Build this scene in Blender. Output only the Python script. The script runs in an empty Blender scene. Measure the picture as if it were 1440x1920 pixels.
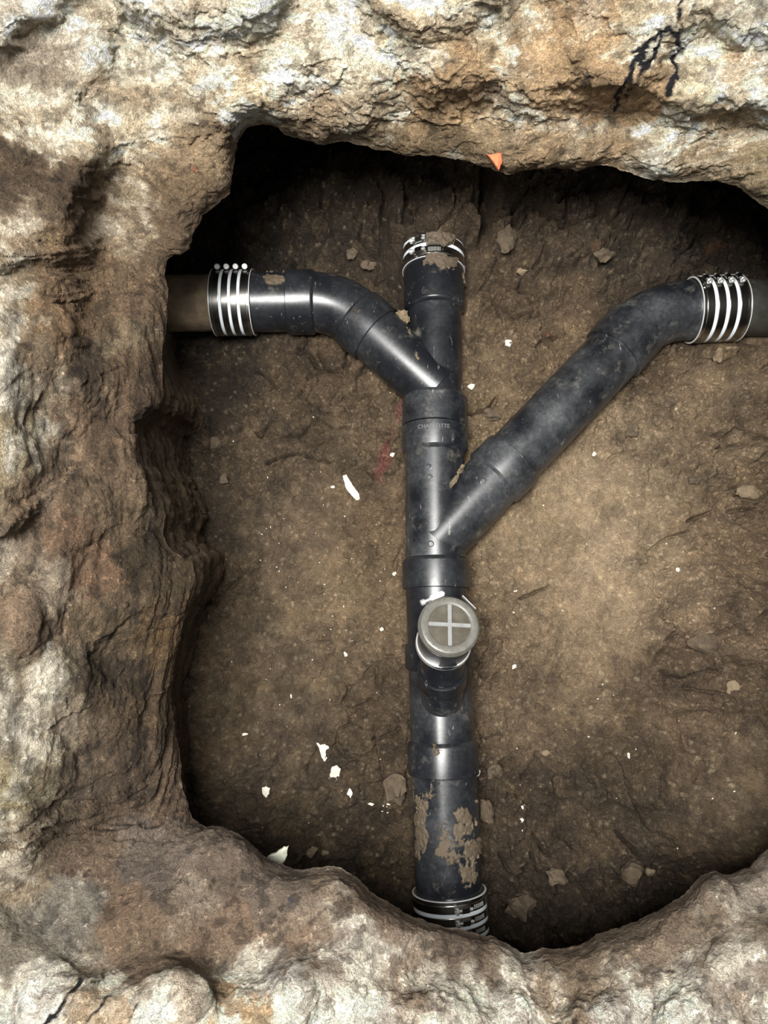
import bpy, bmesh, math, random
import numpy as np
from mathutils import Vector, Matrix

C = bpy.context.scene.collection
SC = bpy.context.scene
random.seed(4)

# ------------------------------------------------------------------ camera, world, light, exposure
F_PX = 1400.0
TILT = math.radians(9.0)
CAM = np.array([0.0, -0.22, 1.45])
cd = bpy.data.cameras.new('camera'); cam = bpy.data.objects.new('camera', cd); C.objects.link(cam)
cam.location = CAM; cam.rotation_euler = (TILT, 0, 0)
cd.sensor_fit = 'HORIZONTAL'; cd.sensor_width = 36.0; cd.lens = 36.0 * F_PX / 1440.0
cd.clip_start = 0.01
SC.camera = cam

SC.view_settings.view_transform = 'Standard'; SC.view_settings.look = 'None'
SC.view_settings.gamma = 1.0; SC.view_settings.use_curve_mapping = False
SC.view_settings.exposure = 0.0

w = bpy.data.worlds.new('world'); SC.world = w; w.use_nodes = True
w.node_tree.nodes['Background'].inputs[0].default_value = (0.95, 0.97, 1.0, 1)
w.node_tree.nodes['Background'].inputs[1].default_value = 0.36

def area(name, loc, target, sx, sy, power, col=(1, 1, 1)):
    l = bpy.data.lights.new(name, 'AREA'); l.shape = 'RECTANGLE'; l.size = sx; l.size_y = sy
    l.energy = power; l.color = col
    o = bpy.data.objects.new(name, l); C.objects.link(o); o.location = loc
    d = Vector(target) - Vector(loc); o.rotation_euler = d.to_track_quat('-Z', 'Y').to_euler()
    return o
area('ceiling_lamp', (-0.32, -0.10, 2.7), (0.02, 0.05, 0), 0.7, 1.1, 182, (1.0, 0.985, 0.955))

# ------------------------------------------------------------------ helpers
def P(px, py, z):
    """world point seen at pixel (px,py) of the 1440x1920 frame at height z"""
    px = np.asarray(px, float); py = np.asarray(py, float); z = np.asarray(z, float)
    dx = (px - 720) / F_PX; dy = (960 - py) / F_PX; dz = -1.0
    c, s = math.cos(TILT), math.sin(TILT)
    wy = dy * c - dz * s; wz = dy * s + dz * c
    t = (z - CAM[2]) / wz
    return np.stack(np.broadcast_arrays(CAM[0] + t * dx, CAM[1] + t * wy, z + 0 * t), -1)

def PX(p):
    """inverse: world points -> pixels"""
    d = p - CAM
    c, s = math.cos(TILT), math.sin(TILT)
    y = d[..., 1] * c + d[..., 2] * s; z = -d[..., 1] * s + d[..., 2] * c
    return 720 + F_PX * d[..., 0] / -z, 960 - F_PX * y / -z

def _h(ix, iy, iz, seed):
    n = (ix.astype(np.uint32) * np.uint32(374761393) + iy.astype(np.uint32) * np.uint32(668265263)
         + iz.astype(np.uint32) * np.uint32(2147483647) + np.uint32(seed * 1013904223 & 0xffffffff))
    n = (n ^ (n >> np.uint32(13))) * np.uint32(1274126177)
    n = (n ^ (n >> np.uint32(15))) * np.uint32(2246822519)
    return n ^ (n >> np.uint32(16))

def perlin(p, seed=0):
    x, y, z = p[..., 0], p[..., 1], p[..., 2]
    ix, iy, iz = np.floor(x).astype(np.int64), np.floor(y).astype(np.int64), np.floor(z).astype(np.int64)
    fx, fy, fz = x - ix, y - iy, z - iz
    u, v, ww = [f * f * f * (f * (f * 6 - 15) + 10) for f in (fx, fy, fz)]
    r = 0
    for a in (0, 1):
        for b in (0, 1):
            for c in (0, 1):
                h = _h(ix + a, iy + b, iz + c, seed)
                g = ((h & np.uint32(1023)) / 511.5 - 1) * (fx - a) + (((h >> np.uint32(10)) & np.uint32(1023)) / 511.5 - 1) * (fy - b) \
                    + (((h >> np.uint32(20)) & np.uint32(1023)) / 511.5 - 1) * (fz - c)
                wt = (u if a else 1 - u) * (v if b else 1 - v) * (ww if c else 1 - ww)
                r = r + g * wt
    return r

def fbm(p, f, octs=4, gain=0.5, seed=0, ridged=False):
    r = 0; a = 1.0
    for i in range(octs):
        n = perlin(p * f, seed + i)
        if ridged: n = 0.35 - np.abs(n)
        r = r + a * n; a *= gain; f *= 2.03
    return r

def worley(x, y, f, seed=0):
    """F1, F2 and a random id per cell, 2D"""
    x = x * f; y = y * f
    ix = np.floor(x).astype(np.int64); iy = np.floor(y).astype(np.int64)
    f1 = np.full(x.shape, 9.0); f2 = np.full(x.shape, 9.0); idr = np.zeros(x.shape)
    z0 = np.zeros_like(ix)
    for a in (-1, 0, 1):
        for b in (-1, 0, 1):
            h = _h(ix + a, iy + b, z0, seed)
            jx = (h & np.uint32(1023)) / 1023.0; jy = ((h >> np.uint32(10)) & np.uint32(1023)) / 1023.0
            d = np.hypot(ix + a + jx - x, iy + b + jy - y)
            m = d < f1
            f2 = np.where(m, f1, np.minimum(f2, d)); idr = np.where(m, ((h >> np.uint32(20)) & np.uint32(1023)) / 1023.0, idr)
            f1 = np.where(m, d, f1)
    return f1, f2, idr

def facets(x, y, f, seed, amt=1.0):
    """chipped facets: every cell is a small randomly tilted plane"""
    X_ = x * f; Y_ = y * f
    ix = np.floor(X_).astype(np.int64); iy = np.floor(Y_).astype(np.int64); z0 = np.zeros_like(ix)
    f1 = np.full(X_.shape, 9.0); out = np.zeros(X_.shape)
    for a in (-1, 0, 1):
        for b in (-1, 0, 1):
            h = _h(ix + a, iy + b, z0, seed); h2 = _h(ix + a, iy + b, z0 + 1, seed)
            ex = X_ - (ix + a + (h & np.uint32(1023)) / 1023.0); ey = Y_ - (iy + b + ((h >> np.uint32(10)) & np.uint32(1023)) / 1023.0)
            d = np.hypot(ex, ey); m = d < f1
            tl = ex * ((h2 & np.uint32(1023)) / 511.5 - 1) + ey * (((h2 >> np.uint32(10)) & np.uint32(1023)) / 511.5 - 1) + ((h >> np.uint32(20)) & np.uint32(1023)) / 1023.0 - .5
            out = np.where(m, tl, out); f1 = np.where(m, d, f1)
    return out * amt

def sstep(a, b, x):
    t = np.clip((x - a) / (b - a), 0, 1); return t * t * (3 - 2 * t)

def nw(x, y, ctrl, sig, vals=1):
    """normalised gaussian interpolation of scattered controls (x, y, v...)"""
    ctrl = np.array(ctrl, float)
    num = np.zeros(x.shape + (vals,)); den = np.zeros(x.shape)
    for c in ctrl:
        d2 = (x - c[0]) ** 2 + (y - c[1]) ** 2
        wt = np.exp(-d2 / (2 * sig * sig)) + 1e-7 / (1 + d2 / (sig * sig)) ** 2
        den += wt; num += wt[..., None] * c[2:2 + vals]
    r = num / den[..., None]
    return r[..., 0] if vals == 1 else r

def lin(c):
    c = np.asarray(c, float) / 255.0
    return np.where(c <= 0.04045, c / 12.92, ((c + 0.055) / 1.055) ** 2.4)

def polydist(x, y, pts):
    """distance to a polyline and the interpolated half width"""
    best = np.full(x.shape, 1e9)
    for (x0, y0, w0), (x1, y1, w1) in zip(pts[:-1], pts[1:]):
        dx, dy = x1 - x0, y1 - y0
        t = np.clip(((x - x0) * dx + (y - y0) * dy) / (dx * dx + dy * dy + 1e-9), 0, 1)
        d = np.hypot(x - x0 - t * dx, y - y0 - t * dy) - (w0 + t * (w1 - w0))
        best = np.minimum(best, d)
    return best

def tag(o, label=None, cat=None, group=None, kind=None):
    if label: o['label'] = label
    if cat: o['category'] = cat
    if group: o['group'] = group
    if kind: o['kind'] = kind
    return o

def thing(name, loc, label, cat, group=None):
    o = bpy.data.objects.new(name, None); C.objects.link(o)
    o.empty_display_size = 0.05; o.location = [float(v) for v in loc]
    return tag(o, label, cat, group)

def root_loc(o):
    while o.parent: o = o.parent
    return np.array(o.location)

def mesh_obj(name, verts, faces, mat, parent=None, col=None, sharp=35, loc=None):
    verts = np.asarray(verts, np.float64).reshape(-1, 3)
    off = root_loc(parent) if parent else (np.zeros(3) if loc is None else np.asarray(loc, float))
    me = bpy.data.meshes.new(name)
    if isinstance(faces, np.ndarray):
        me.vertices.add(len(verts)); me.vertices.foreach_set('co', (verts - off).astype(np.float32).ravel())
        n = len(faces); k = faces.shape[1]
        me.loops.add(n * k); me.loops.foreach_set('vertex_index', faces.astype(np.int32).ravel())
        me.polygons.add(n); me.polygons.foreach_set('loop_start', np.arange(0, n * k, k, dtype=np.int32))
        me.polygons.foreach_set('loop_total', np.full(n, k, np.int32))
        me.update(calc_edges=True)
    else:
        me.from_pydata([tuple(v) for v in (verts - off)], [], [tuple(f) for f in faces]); me.update()
    me.polygons.foreach_set('use_smooth', np.ones(len(me.polygons), bool))
    if sharp and len(verts) < 60000: me.set_sharp_from_angle(angle=math.radians(sharp))
    if col is not None:
        a = me.color_attributes.new('tint', 'FLOAT_COLOR', 'POINT')
        cc = np.ones((len(verts), 4), np.float32); cc[:, :col.shape[1]] = col
        a.data.foreach_set('color', cc.ravel())
    me.materials.append(mat)
    o = bpy.data.objects.new(name, me); C.objects.link(o)
    if parent: o.parent = parent
    else: o.location = [float(v) for v in off]
    return o

class MB:
    """collects several shapes into one mesh"""
    def __init__(s): s.v = []; s.f = []; s.n = 0
    def add(s, vf):
        v, f = vf
        s.v.append(np.asarray(v, float)); s.f += [tuple(i + s.n for i in q) for q in f]; s.n += len(v)
        return s
    def build(s, name, mat, parent=None, **k):
        return mesh_obj(name, np.concatenate(s.v), s.f, mat, parent, **k)

def frame(axis, ref=(0, 0, 1)):
    a = np.array(axis, float); a /= np.linalg.norm(a); ref = np.array(ref, float)
    if abs(a @ ref) > 0.95: ref = np.array([0, 1.0, 0])
    e2 = ref - a * (a @ ref); e2 /= np.linalg.norm(e2)   # "up" around the axis
    e1 = np.cross(e2, a)
    return a, e1, e2

def lathe(A, axis, prof, seg=72, a0=0, a1=2 * math.pi, ref=(0, 0, 1), caps=False):
    """prof: list of (distance along axis, radius)"""
    a, e1, e2 = frame(axis, ref); full = abs(a1 - a0 - 2 * math.pi) < 1e-6
    n = seg if full else seg + 1
    th = a0 + (a1 - a0) * np.arange(n) / seg
    ring = np.cos(th)[:, None] * e2 + np.sin(th)[:, None] * e1
    v = np.concatenate([np.asarray(A) + a * t + ring * r for t, r in prof])
    f = []
    for i in range(len(prof) - 1):
        for j in range(seg):
            k = (j + 1) % n if full else j + 1
            f.append((i * n + j, i * n + k, (i + 1) * n + k, (i + 1) * n + j))
    if caps:
        f.append(tuple(range(n - 1, -1, -1))); b = (len(prof) - 1) * n; f.append(tuple(range(b, b + n)))
    return v, f

def sweep(pts, radii, seg=72, ref=(0, 0, 1)):
    pts = np.asarray(pts, float); v = []; f = []
    for i, p in enumerate(pts):
        t = pts[min(i + 1, len(pts) - 1)] - pts[max(i - 1, 0)]
        a, e1, e2 = frame(t, ref)
        th = 2 * math.pi * np.arange(seg) / seg
        v.append(p + (np.cos(th)[:, None] * e2 + np.sin(th)[:, None] * e1) * radii[i])
    for i in range(len(pts) - 1):
        for j in range(seg):
            k = (j + 1) % seg
            f.append((i * seg + j, i * seg + k, (i + 1) * seg + k, (i + 1) * seg + j))
    return np.concatenate(v), f

def box(c, ax, ay, az, sx, sy, sz, bev=0.15):
    """bevelled box: centre, three axes, full sizes"""
    bm = bmesh.new(); bmesh.ops.create_cube(bm, size=1)
    for q in bm.verts: q.co = Vector((q.co.x * sx, q.co.y * sy, q.co.z * sz))
    bmesh.ops.bevel(bm, geom=bm.edges[:] , offset=min(sx, sy, sz) * bev, segments=2, affect='EDGES')
    v = np.array([q.co[:] for q in bm.verts]); bm.verts.index_update()
    f = [tuple(q.index for q in g.verts) for g in bm.faces]; bm.free()
    return np.asarray(c) + v[:, :1] * ax + v[:, 1:2] * ay + v[:, 2:] * az, f

# ------------------------------------------------------------------ materials
def mat_new(name):
    m = bpy.data.materials.new(name); m.use_nodes = True; nt = m.node_tree
    return m, nt, nt.nodes['Principled BSDF']
def node(nt, t, **k):
    n = nt.nodes.new(t)
    for a, b in k.items():
        if a in n.inputs.keys(): n.inputs[a].default_value = b
        else: setattr(n, a, b)
    return n
def noise(nt, vec, scale, detail=6, rough=0.6):
    n = node(nt, 'ShaderNodeTexNoise'); n.inputs['Scale'].default_value = scale
    n.inputs['Detail'].default_value = detail; n.inputs['Roughness'].default_value = rough
    nt.links.new(vec, n.inputs['Vector']); return n.outputs[0]
def ramp(nt, fac, stops):
    r = nt.nodes.new('ShaderNodeValToRGB'); e = r.color_ramp.elements
    while len(e) < len(stops): e.new(0.5)
    for el, (p, c) in zip(e, stops):
        el.position = p; el.color = (*c, 1) if isinstance(c, tuple) else (c, c, c, 1)
    nt.links.new(fac, r.inputs[0]); return r.outputs[0]
def mix(nt, fac, a, b, mode='MIX'):
    n = nt.nodes.new('ShaderNodeMix'); n.data_type = 'RGBA'; n.blend_type = mode
    for i, s in ((0, fac), (6, a), (7, b)):
        if hasattr(s, 'is_linked') or isinstance(s, bpy.types.NodeSocket): nt.links.new(s, n.inputs[i])
        elif i == 0: n.inputs[i].default_value = s
        else: n.inputs[i].default_value = (*s, 1)
    return n.outputs[2]
def bump(nt, h, strength, dist, prev=None):
    b = nt.nodes.new('ShaderNodeBump'); b.inputs['Strength'].default_value = strength; b.inputs['Distance'].default_value = dist
    nt.links.new(h, b.inputs['Height'])
    if prev is not None: nt.links.new(prev, b.inputs['Normal'])
    return b.outputs[0]
def math_n(nt, op, a, b=None):
    n = nt.nodes.new('ShaderNodeMath'); n.operation = op
    for i, s in ((0, a), (1, b)):
        if s is None: continue
        if isinstance(s, bpy.types.NodeSocket): nt.links.new(s, n.inputs[i])
        else: n.inputs[i].default_value = s
    return n.outputs[0]

def earth_mat(name, lo, hi, bmp, grit, grit_col, rough=0.85, spec=0.25, fine=260.0, speck_t=0.16, crumbs=0.0):
    m, nt, bs = mat_new(name)
    tc = nt.nodes.new('ShaderNodeTexCoord').outputs['Object']
    at = nt.nodes.new('ShaderNodeAttribute'); at.attribute_name = 'tint'
    n1 = noise(nt, tc, 14, 8, 0.68); n2 = noise(nt, tc, 75, 6, 0.7); n3 = noise(nt, tc, fine, 4, 0.7)
    v = mix(nt, 1.0, ramp(nt, n1, [(0.28, lo), (0.72, hi)]), ramp(nt, n2, [(0.3, 0.72), (0.7, 1.22)]), 'MULTIPLY')
    v = mix(nt, 1.0, v, ramp(nt, n3, [(0.33, 0.72), (0.68, 1.25)]), 'MULTIPLY')
    col = mix(nt, 1.0, at.outputs['Color'], v, 'MULTIPLY')
    # pale mineral specks
    vo = node(nt, 'ShaderNodeTexVoronoi'); vo.inputs['Scale'].default_value = grit; nt.links.new(tc, vo.inputs['Vector'])
    rnd = nt.nodes.new('ShaderNodeSeparateColor'); nt.links.new(vo.outputs['Color'], rnd.inputs[0])
    pick = math_n(nt, 'GREATER_THAN', rnd.outputs[0], 0.80)
    sp = math_n(nt, 'LESS_THAN', vo.outputs['Distance'], math_n(nt, 'MULTIPLY', rnd.outputs[1], speck_t * 2))
    sp = math_n(nt, 'MULTIPLY', sp, pick)
    col = mix(nt, math_n(nt, 'MULTIPLY', sp, 0.75), col, grit_col)
    nt.links.new(col, bs.inputs['Base Color'])
    bs.inputs['Roughness'].default_value = rough; bs.inputs['Specular IOR Level'].default_value = spec
    nt.links.new(ramp(nt, n2, [(0.3, rough - 0.18), (0.7, min(1, rough + 0.1))]), bs.inputs['Roughness'])
    b = bump(nt, n1, bmp, 0.02); b = bump(nt, n2, bmp, 0.006, b); b = bump(nt, n3, bmp * 0.9, 0.0022, b)
    if crumbs:
        wv = nt.nodes.new('ShaderNodeVectorMath'); wv.operation = 'MULTIPLY_ADD'
        nn = node(nt, 'ShaderNodeTexNoise'); nn.inputs['Scale'].default_value = 60; nt.links.new(tc, nn.inputs['Vector'])
        nt.links.new(nn.outputs['Color'], wv.inputs[0]); wv.inputs[1].default_value = (.012, .012, .012); nt.links.new(tc, wv.inputs[2])
        for sc_, ds in ((70, .007), (190, .003)):
            vv = node(nt, 'ShaderNodeTexVoronoi'); vv.inputs['Scale'].default_value = sc_; nt.links.new(wv.outputs[0], vv.inputs['Vector'])
            hh = math_n(nt, 'MULTIPLY', math_n(nt, 'SUBTRACT', 1.0, vv.outputs['Distance']), math_n(nt, 'MULTIPLY', at.outputs['Alpha'], ramp(nt, n2, [(0.42, 0.0), (0.62, 1.0)])))
            b = bump(nt, hh, crumbs, ds, b)
    nt.links.new(b, bs.inputs['Normal'])
    return m

M = {}
M['wall'] = earth_mat('broken_concrete', 0.74, 1.22, 0.9, 210, (0.55, 0.50, 0.42), fine=300, speck_t=0.08, crumbs=0.35)
M['soil'] = earth_mat('packed_soil', 0.75, 1.25, 0.8, 170, (0.50, 0.45, 0.36), rough=0.8, spec=0.35, fine=330, speck_t=0.07, crumbs=0.8)

def plastic(name, dust=0.5, mud=0.5, base=(0.008, 0.0088, 0.011), seed=0.0, rough=0.33):
    m, nt, bs = mat_new(name)
    tc0 = nt.nodes.new('ShaderNodeTexCoord').outputs['Object']
    mp = nt.nodes.new('ShaderNodeMapping'); mp.inputs['Location'].default_value = (seed, seed * 1.7, 0); nt.links.new(tc0, mp.inputs[0])
    tc = mp.outputs[0]
    film = noise(nt, tc, 9, 8, 0.65); smear = noise(nt, tc, 26, 8, 0.72); fine = noise(nt, tc, 130, 5, 0.75); mudn = noise(nt, tc, 17, 9, 0.62)
    f1 = mix(nt, 1.0, ramp(nt, film, [(0.42, 0.0), (0.75, dust)]), ramp(nt, fine, [(0.35, 0.35), (0.7, 1.0)]), 'MULTIPLY')
    col = mix(nt, f1, base, (0.095, 0.099, 0.102))
    f2 = ramp(nt, smear, [(0.60 - 0.04 * dust, 0.0), (0.74, 0.5)])
    col = mix(nt, f2, col, (0.20, 0.185, 0.15))
    e = 0.72 - 0.12 * mud
    mm = ramp(nt, mix(nt, 0.25, mudn, fine), [(e - 0.02, 0.0), (e, 1.0)])
    col = mix(nt, mm, col, (0.085, 0.063, 0.04))
    mp2 = nt.nodes.new('ShaderNodeMapping'); mp2.inputs['Scale'].default_value = (1.0, .22, 1.0); mp2.inputs['Rotation'].default_value = (0, 0, .5 + seed); nt.links.new(tc0, mp2.inputs[0])
    scr = ramp(nt, noise(nt, mp2.outputs[0], 85, 4, 0.8), [(0.645, 0.0), (0.70, 0.5)])
    col = mix(nt, scr, col, (0.30, 0.29, 0.27))
    nt.links.new(col, bs.inputs['Base Color'])
    r = mix(nt, 1.0, ramp(nt, film, [(0.35, rough), (0.75, rough + 0.13)]), ramp(nt, fine, [(0.3, 0.85), (0.7, 1.15)]), 'MULTIPLY')
    r = mix(nt, mm, r, (0.9, 0.9, 0.9)); nt.links.new(r, bs.inputs['Roughness'])
    bs.inputs['Specular IOR Level'].default_value = 0.55
    nt.links.new(bump(nt, mm, 0.6, 0.0015, bump(nt, fine, 0.12, 0.0006)), bs.inputs['Normal'])
    return m
M['abs'] = plastic('black_plastic', 0.38, 0.3, seed=0.3, rough=0.27)
M['abs_clean'] = plastic('clean_black_plastic', 0.25, 0.2, seed=2.1, rough=0.26)
M['abs_dusty'] = plastic('dusty_black_plastic', 1.0, 0.25, seed=5.5, rough=0.30)
M['abs_muddy'] = plastic('muddy_black_plastic', 0.6, 0.95, seed=9.1, rough=0.22)

def simple(name, col, rough=0.5, metal=0.0, spec=0.5, nscale=60, var=0.25, bmp=0.0, bdist=0.001, dirt=None):
    m, nt, bs = mat_new(name)
    tc = nt.nodes.new('ShaderNodeTexCoord').outputs['Object']
    n = noise(nt, tc, nscale, 6, 0.65)
    c = mix(nt, 1.0, col, ramp(nt, n, [(0.3, 1 - var), (0.7, 1 + var)]), 'MULTIPLY')
    if dirt:
        d = ramp(nt, noise(nt, tc, 34, 8, 0.7), [(dirt[0], 0.0), (dirt[0] + 0.05, 1.0)])
        c = mix(nt, d, c, dirt[1])
        nt.links.new(mix(nt, d, (rough,) * 3, (0.85,) * 3), bs.inputs['Roughness'])
        nt.links.new(math_n(nt, 'MULTIPLY', math_n(nt, 'SUBTRACT', 1.0, d), metal), bs.inputs['Metallic'])
    else:
        bs.inputs['Roughness'].default_value = rough; bs.inputs['Metallic'].default_value = metal
    nt.links.new(c, bs.inputs['Base Color']); bs.inputs['Specular IOR Level'].default_value = spec
    if bmp: nt.links.new(bump(nt, n, bmp, bdist), bs.inputs['Normal'])
    return m
MUD = (0.16, 0.115, 0.07)
M['shield'] = simple('stainless_shield', (0.62, 0.62, 0.60), 0.22, 1.0, var=0.12, dirt=(0.68, MUD))
M['band'] = simple('clamp_steel', (0.36, 0.345, 0.32), 0.24, 1.0, var=0.2, dirt=(0.71, MUD))
M['rim'] = simple('bright_rim', (0.86, 0.86, 0.84), 0.45, 0.5, var=0.08)
M['stripe'] = simple('white_stripe', (0.66, 0.71, 0.74), 0.4, 0.0, var=0.06, dirt=(0.72, MUD))
M['steel'] = simple('bright_steel', (0.82, 0.82, 0.79), 0.36, 0.8, var=0.1)
M['cap'] = simple('grey_cap_plastic', (0.105, 0.10, 0.085), 0.38, 0.0, var=0.22, nscale=90, bmp=0.1, dirt=(0.70, (0.24, 0.19, 0.12)))
M['cap_light'] = simple('scuffed_grey_plastic', (0.20, 0.20, 0.195), 0.4, 0.0, var=0.15)
M['rubber'] = simple('black_rubber', (0.03, 0.03, 0.032), 0.42, 0.0, var=0.3, dirt=(0.68, MUD))
M['iron'] = simple('old_cast_iron', (0.21, 0.155, 0.095), 0.75, 0.0, var=0.5, nscale=30, bmp=0.5, bdist=0.004)
M['iron_dark'] = simple('dark_iron', (0.035, 0.034, 0.026), 0.5, 0.0, var=0.5, nscale=30, bmp=0.4, bdist=0.003, dirt=(0.6, (0.06, 0.055, 0.03)))
M['chip'] = simple('white_chip', (0.50, 0.47, 0.39), 0.75, 0.0, var=0.2, nscale=160, bmp=0.4)
M['grit'] = simple('white_grit', (0.58, 0.54, 0.45), 0.6, 0.0, var=0.15, nscale=200)
M['flake'] = simple('pale_green_flake', (0.36, 0.37, 0.29), 0.7, 0.0, var=0.3, nscale=80, bmp=0.4)
M['tanstone'] = simple('tan_stone', (0.17, 0.125, 0.075), 0.85, 0.0, var=0.35, nscale=70, bmp=0.7, bdist=0.003)
M['clod'] = simple('soil_clod', (0.078, 0.056, 0.034), 0.9, 0.0, var=0.4, nscale=90, bmp=0.9, bdist=0.003)
M['mud'] = simple('wet_mud', (0.082, 0.060, 0.037), 0.65, 0.0, var=0.4, nscale=140, bmp=0.9, bdist=0.0025)
M['brick'] = simple('orange_brick', (0.50, 0.135, 0.055), 0.85, 0.0, var=0.3, nscale=120, bmp=0.5)

# ------------------------------------------------------------------ the broken concrete rim around the hole
LIP = [(310,490,.40),(355,466,.40),(363,438,.40),(385,400,.40),(408,383,.40),(432,362,.40),(434,330,.40),(440,310,.40),(444,270,.40),
 (462,240,.41),(485,235,.41),(512,233,.41),(535,252,.40),(570,262,.39),(605,272,.39),(640,264,.39),(680,272,.39),(715,281,.39),(770,293,.39),
 (820,291,.39),(870,301,.39),(905,312,.39),(948,327,.39),(990,319,.39),(1040,315,.39),(1080,319,.39),(1130,309,.39),(1170,318,.39),(1210,335,.39),
 (1260,342,.39),(1310,340,.39),(1350,339,.39),(1388,352,.39),(1412,374,.39),(1440,392,.39),(1490,440,.39),(1535,540,.38),(1550,800,.38),
 (1555,1100,.38),(1540,1400,.38),(1490,1550,.40),(1440,1591,.42),(1402,1625,.42),(1372,1641,.42),(1340,1634,.42),(1312,1644,.42),(1288,1672,.42),
 (1240,1706,.42),(1180,1732,.42),(1120,1752,.42),(1088,1771,.42),(1042,1782,.42),(1018,1776,.42),(984,1790,.42),(955,1772,.42),(925,1758,.42),
 (900,1752,.42),(860,1742,.42),(828,1738,.42),(790,1721,.42),(768,1716,.42),(742,1700,.42),(712,1685,.42),(690,1664,.42),(660,1638,.42),
 (630,1624,.42),(598,1626,.42),(560,1631,.42),(530,1621,.42),(494,1607,.42),(470,1579,.42),(440,1560,.42),(410,1549,.42),(386,1551,.40),
 (358,1531,.37),(351,1495,.35),(342,1480,.35),(338,1412,.35),(328,1370,.35),(320,1310,.35),(326,1240,.35),(337,1195,.36),(350,1138,.37),(367,1088,.38),
 (360,1052,.38),(345,1050,.38),(326,1037,.39),(306,1008,.39),(309,965,.39),(286,912,.40),(265,860,.40),(256,800,.40),(273,777,.40),
 (296,766,.40),(307,739,.40),(303,670,.40),(313,600,.40),(313,540,.40)]
WZ = [(0,0,.62),(400,0,.62),(800,0,.61),(1200,0,.61),(1440,0,.61),(100,120,.555),(400,110,.55),(600,110,.555),(700,150,.52),(850,120,.55),(1000,150,.54),
 (1150,100,.57),(1300,150,.54),(1440,150,.55),(450,175,.515),(600,205,.46),(750,235,.42),(900,245,.43),(1050,250,.45),(1150,265,.42),(1250,290,.455),(1400,290,.44),(1330,310,.42),
 (250,180,.51),(340,200,.49),(340,320,.47),(400,330,.43),(300,430,.44),(235,400,.445),(245,470,.385),(200,520,.43),(100,300,.55),(0,330,.585),(0,420,.595),(60,400,.57),
 (100,500,.54),(200,620,.475),(230,560,.46),(280,600,.42),(0,700,.60),(60,620,.56),(120,750,.53),(230,790,.445),(0,900,.60),(120,950,.52),(220,900,.47),(285,970,.42),(190,850,.485),
 (0,1150,.58),(70,1080,.54),(150,1150,.50),(200,1080,.48),(250,1100,.45),(320,1090,.39),(295,1220,.375),(230,1230,.43),(0,1350,.56),(80,1300,.54),(150,1350,.49),(210,1380,.46),(280,1360,.39),(0,1500,.56),(60,1450,.54),(150,1500,.475),
 (230,1540,.40),(310,1500,.37),(60,1670,.47),(10,1620,.55),(130,1625,.45),
 (220,1610,.475),(350,1600,.475),(450,1610,.465),(420,1690,.50),(600,1650,.475),(560,1700,.51),(300,1720,.52),(150,1760,.52),(100,1700,.50),(0,1780,.55),(30,1850,.55),(450,1790,.515),(650,1720,.51),(800,1770,.47),(740,1760,.50),
 (700,1830,.53),(950,1830,.475),(1020,1840,.47),(1100,1810,.48),(1200,1770,.49),(1270,1740,.50),(1350,1700,.49),(1440,1650,.47),(1440,1800,.55),(1200,1850,.54),(1350,1850,.56),(950,1900,.55),
 (100,1915,.61),(300,1910,.61),(500,1890,.60),(650,1900,.58),(800,1920,.57),(1100,1920,.58),(1300,1920,.60),
 (-200,-200,.66),(300,-250,.66),(900,-250,.66),(1500,-250,.66),(1700,200,.55),(1650,600,.50),(1700,1000,.52),(1700,1400,.55),(1700,1800,.60),(1500,300,.45),(1600,1650,.52),
 (-250,300,.66),(-250,900,.66),(-250,1500,.66),(-200,2100,.66),(400,2150,.66),(1000,2150,.66),(1500,2150,.66)]
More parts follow.
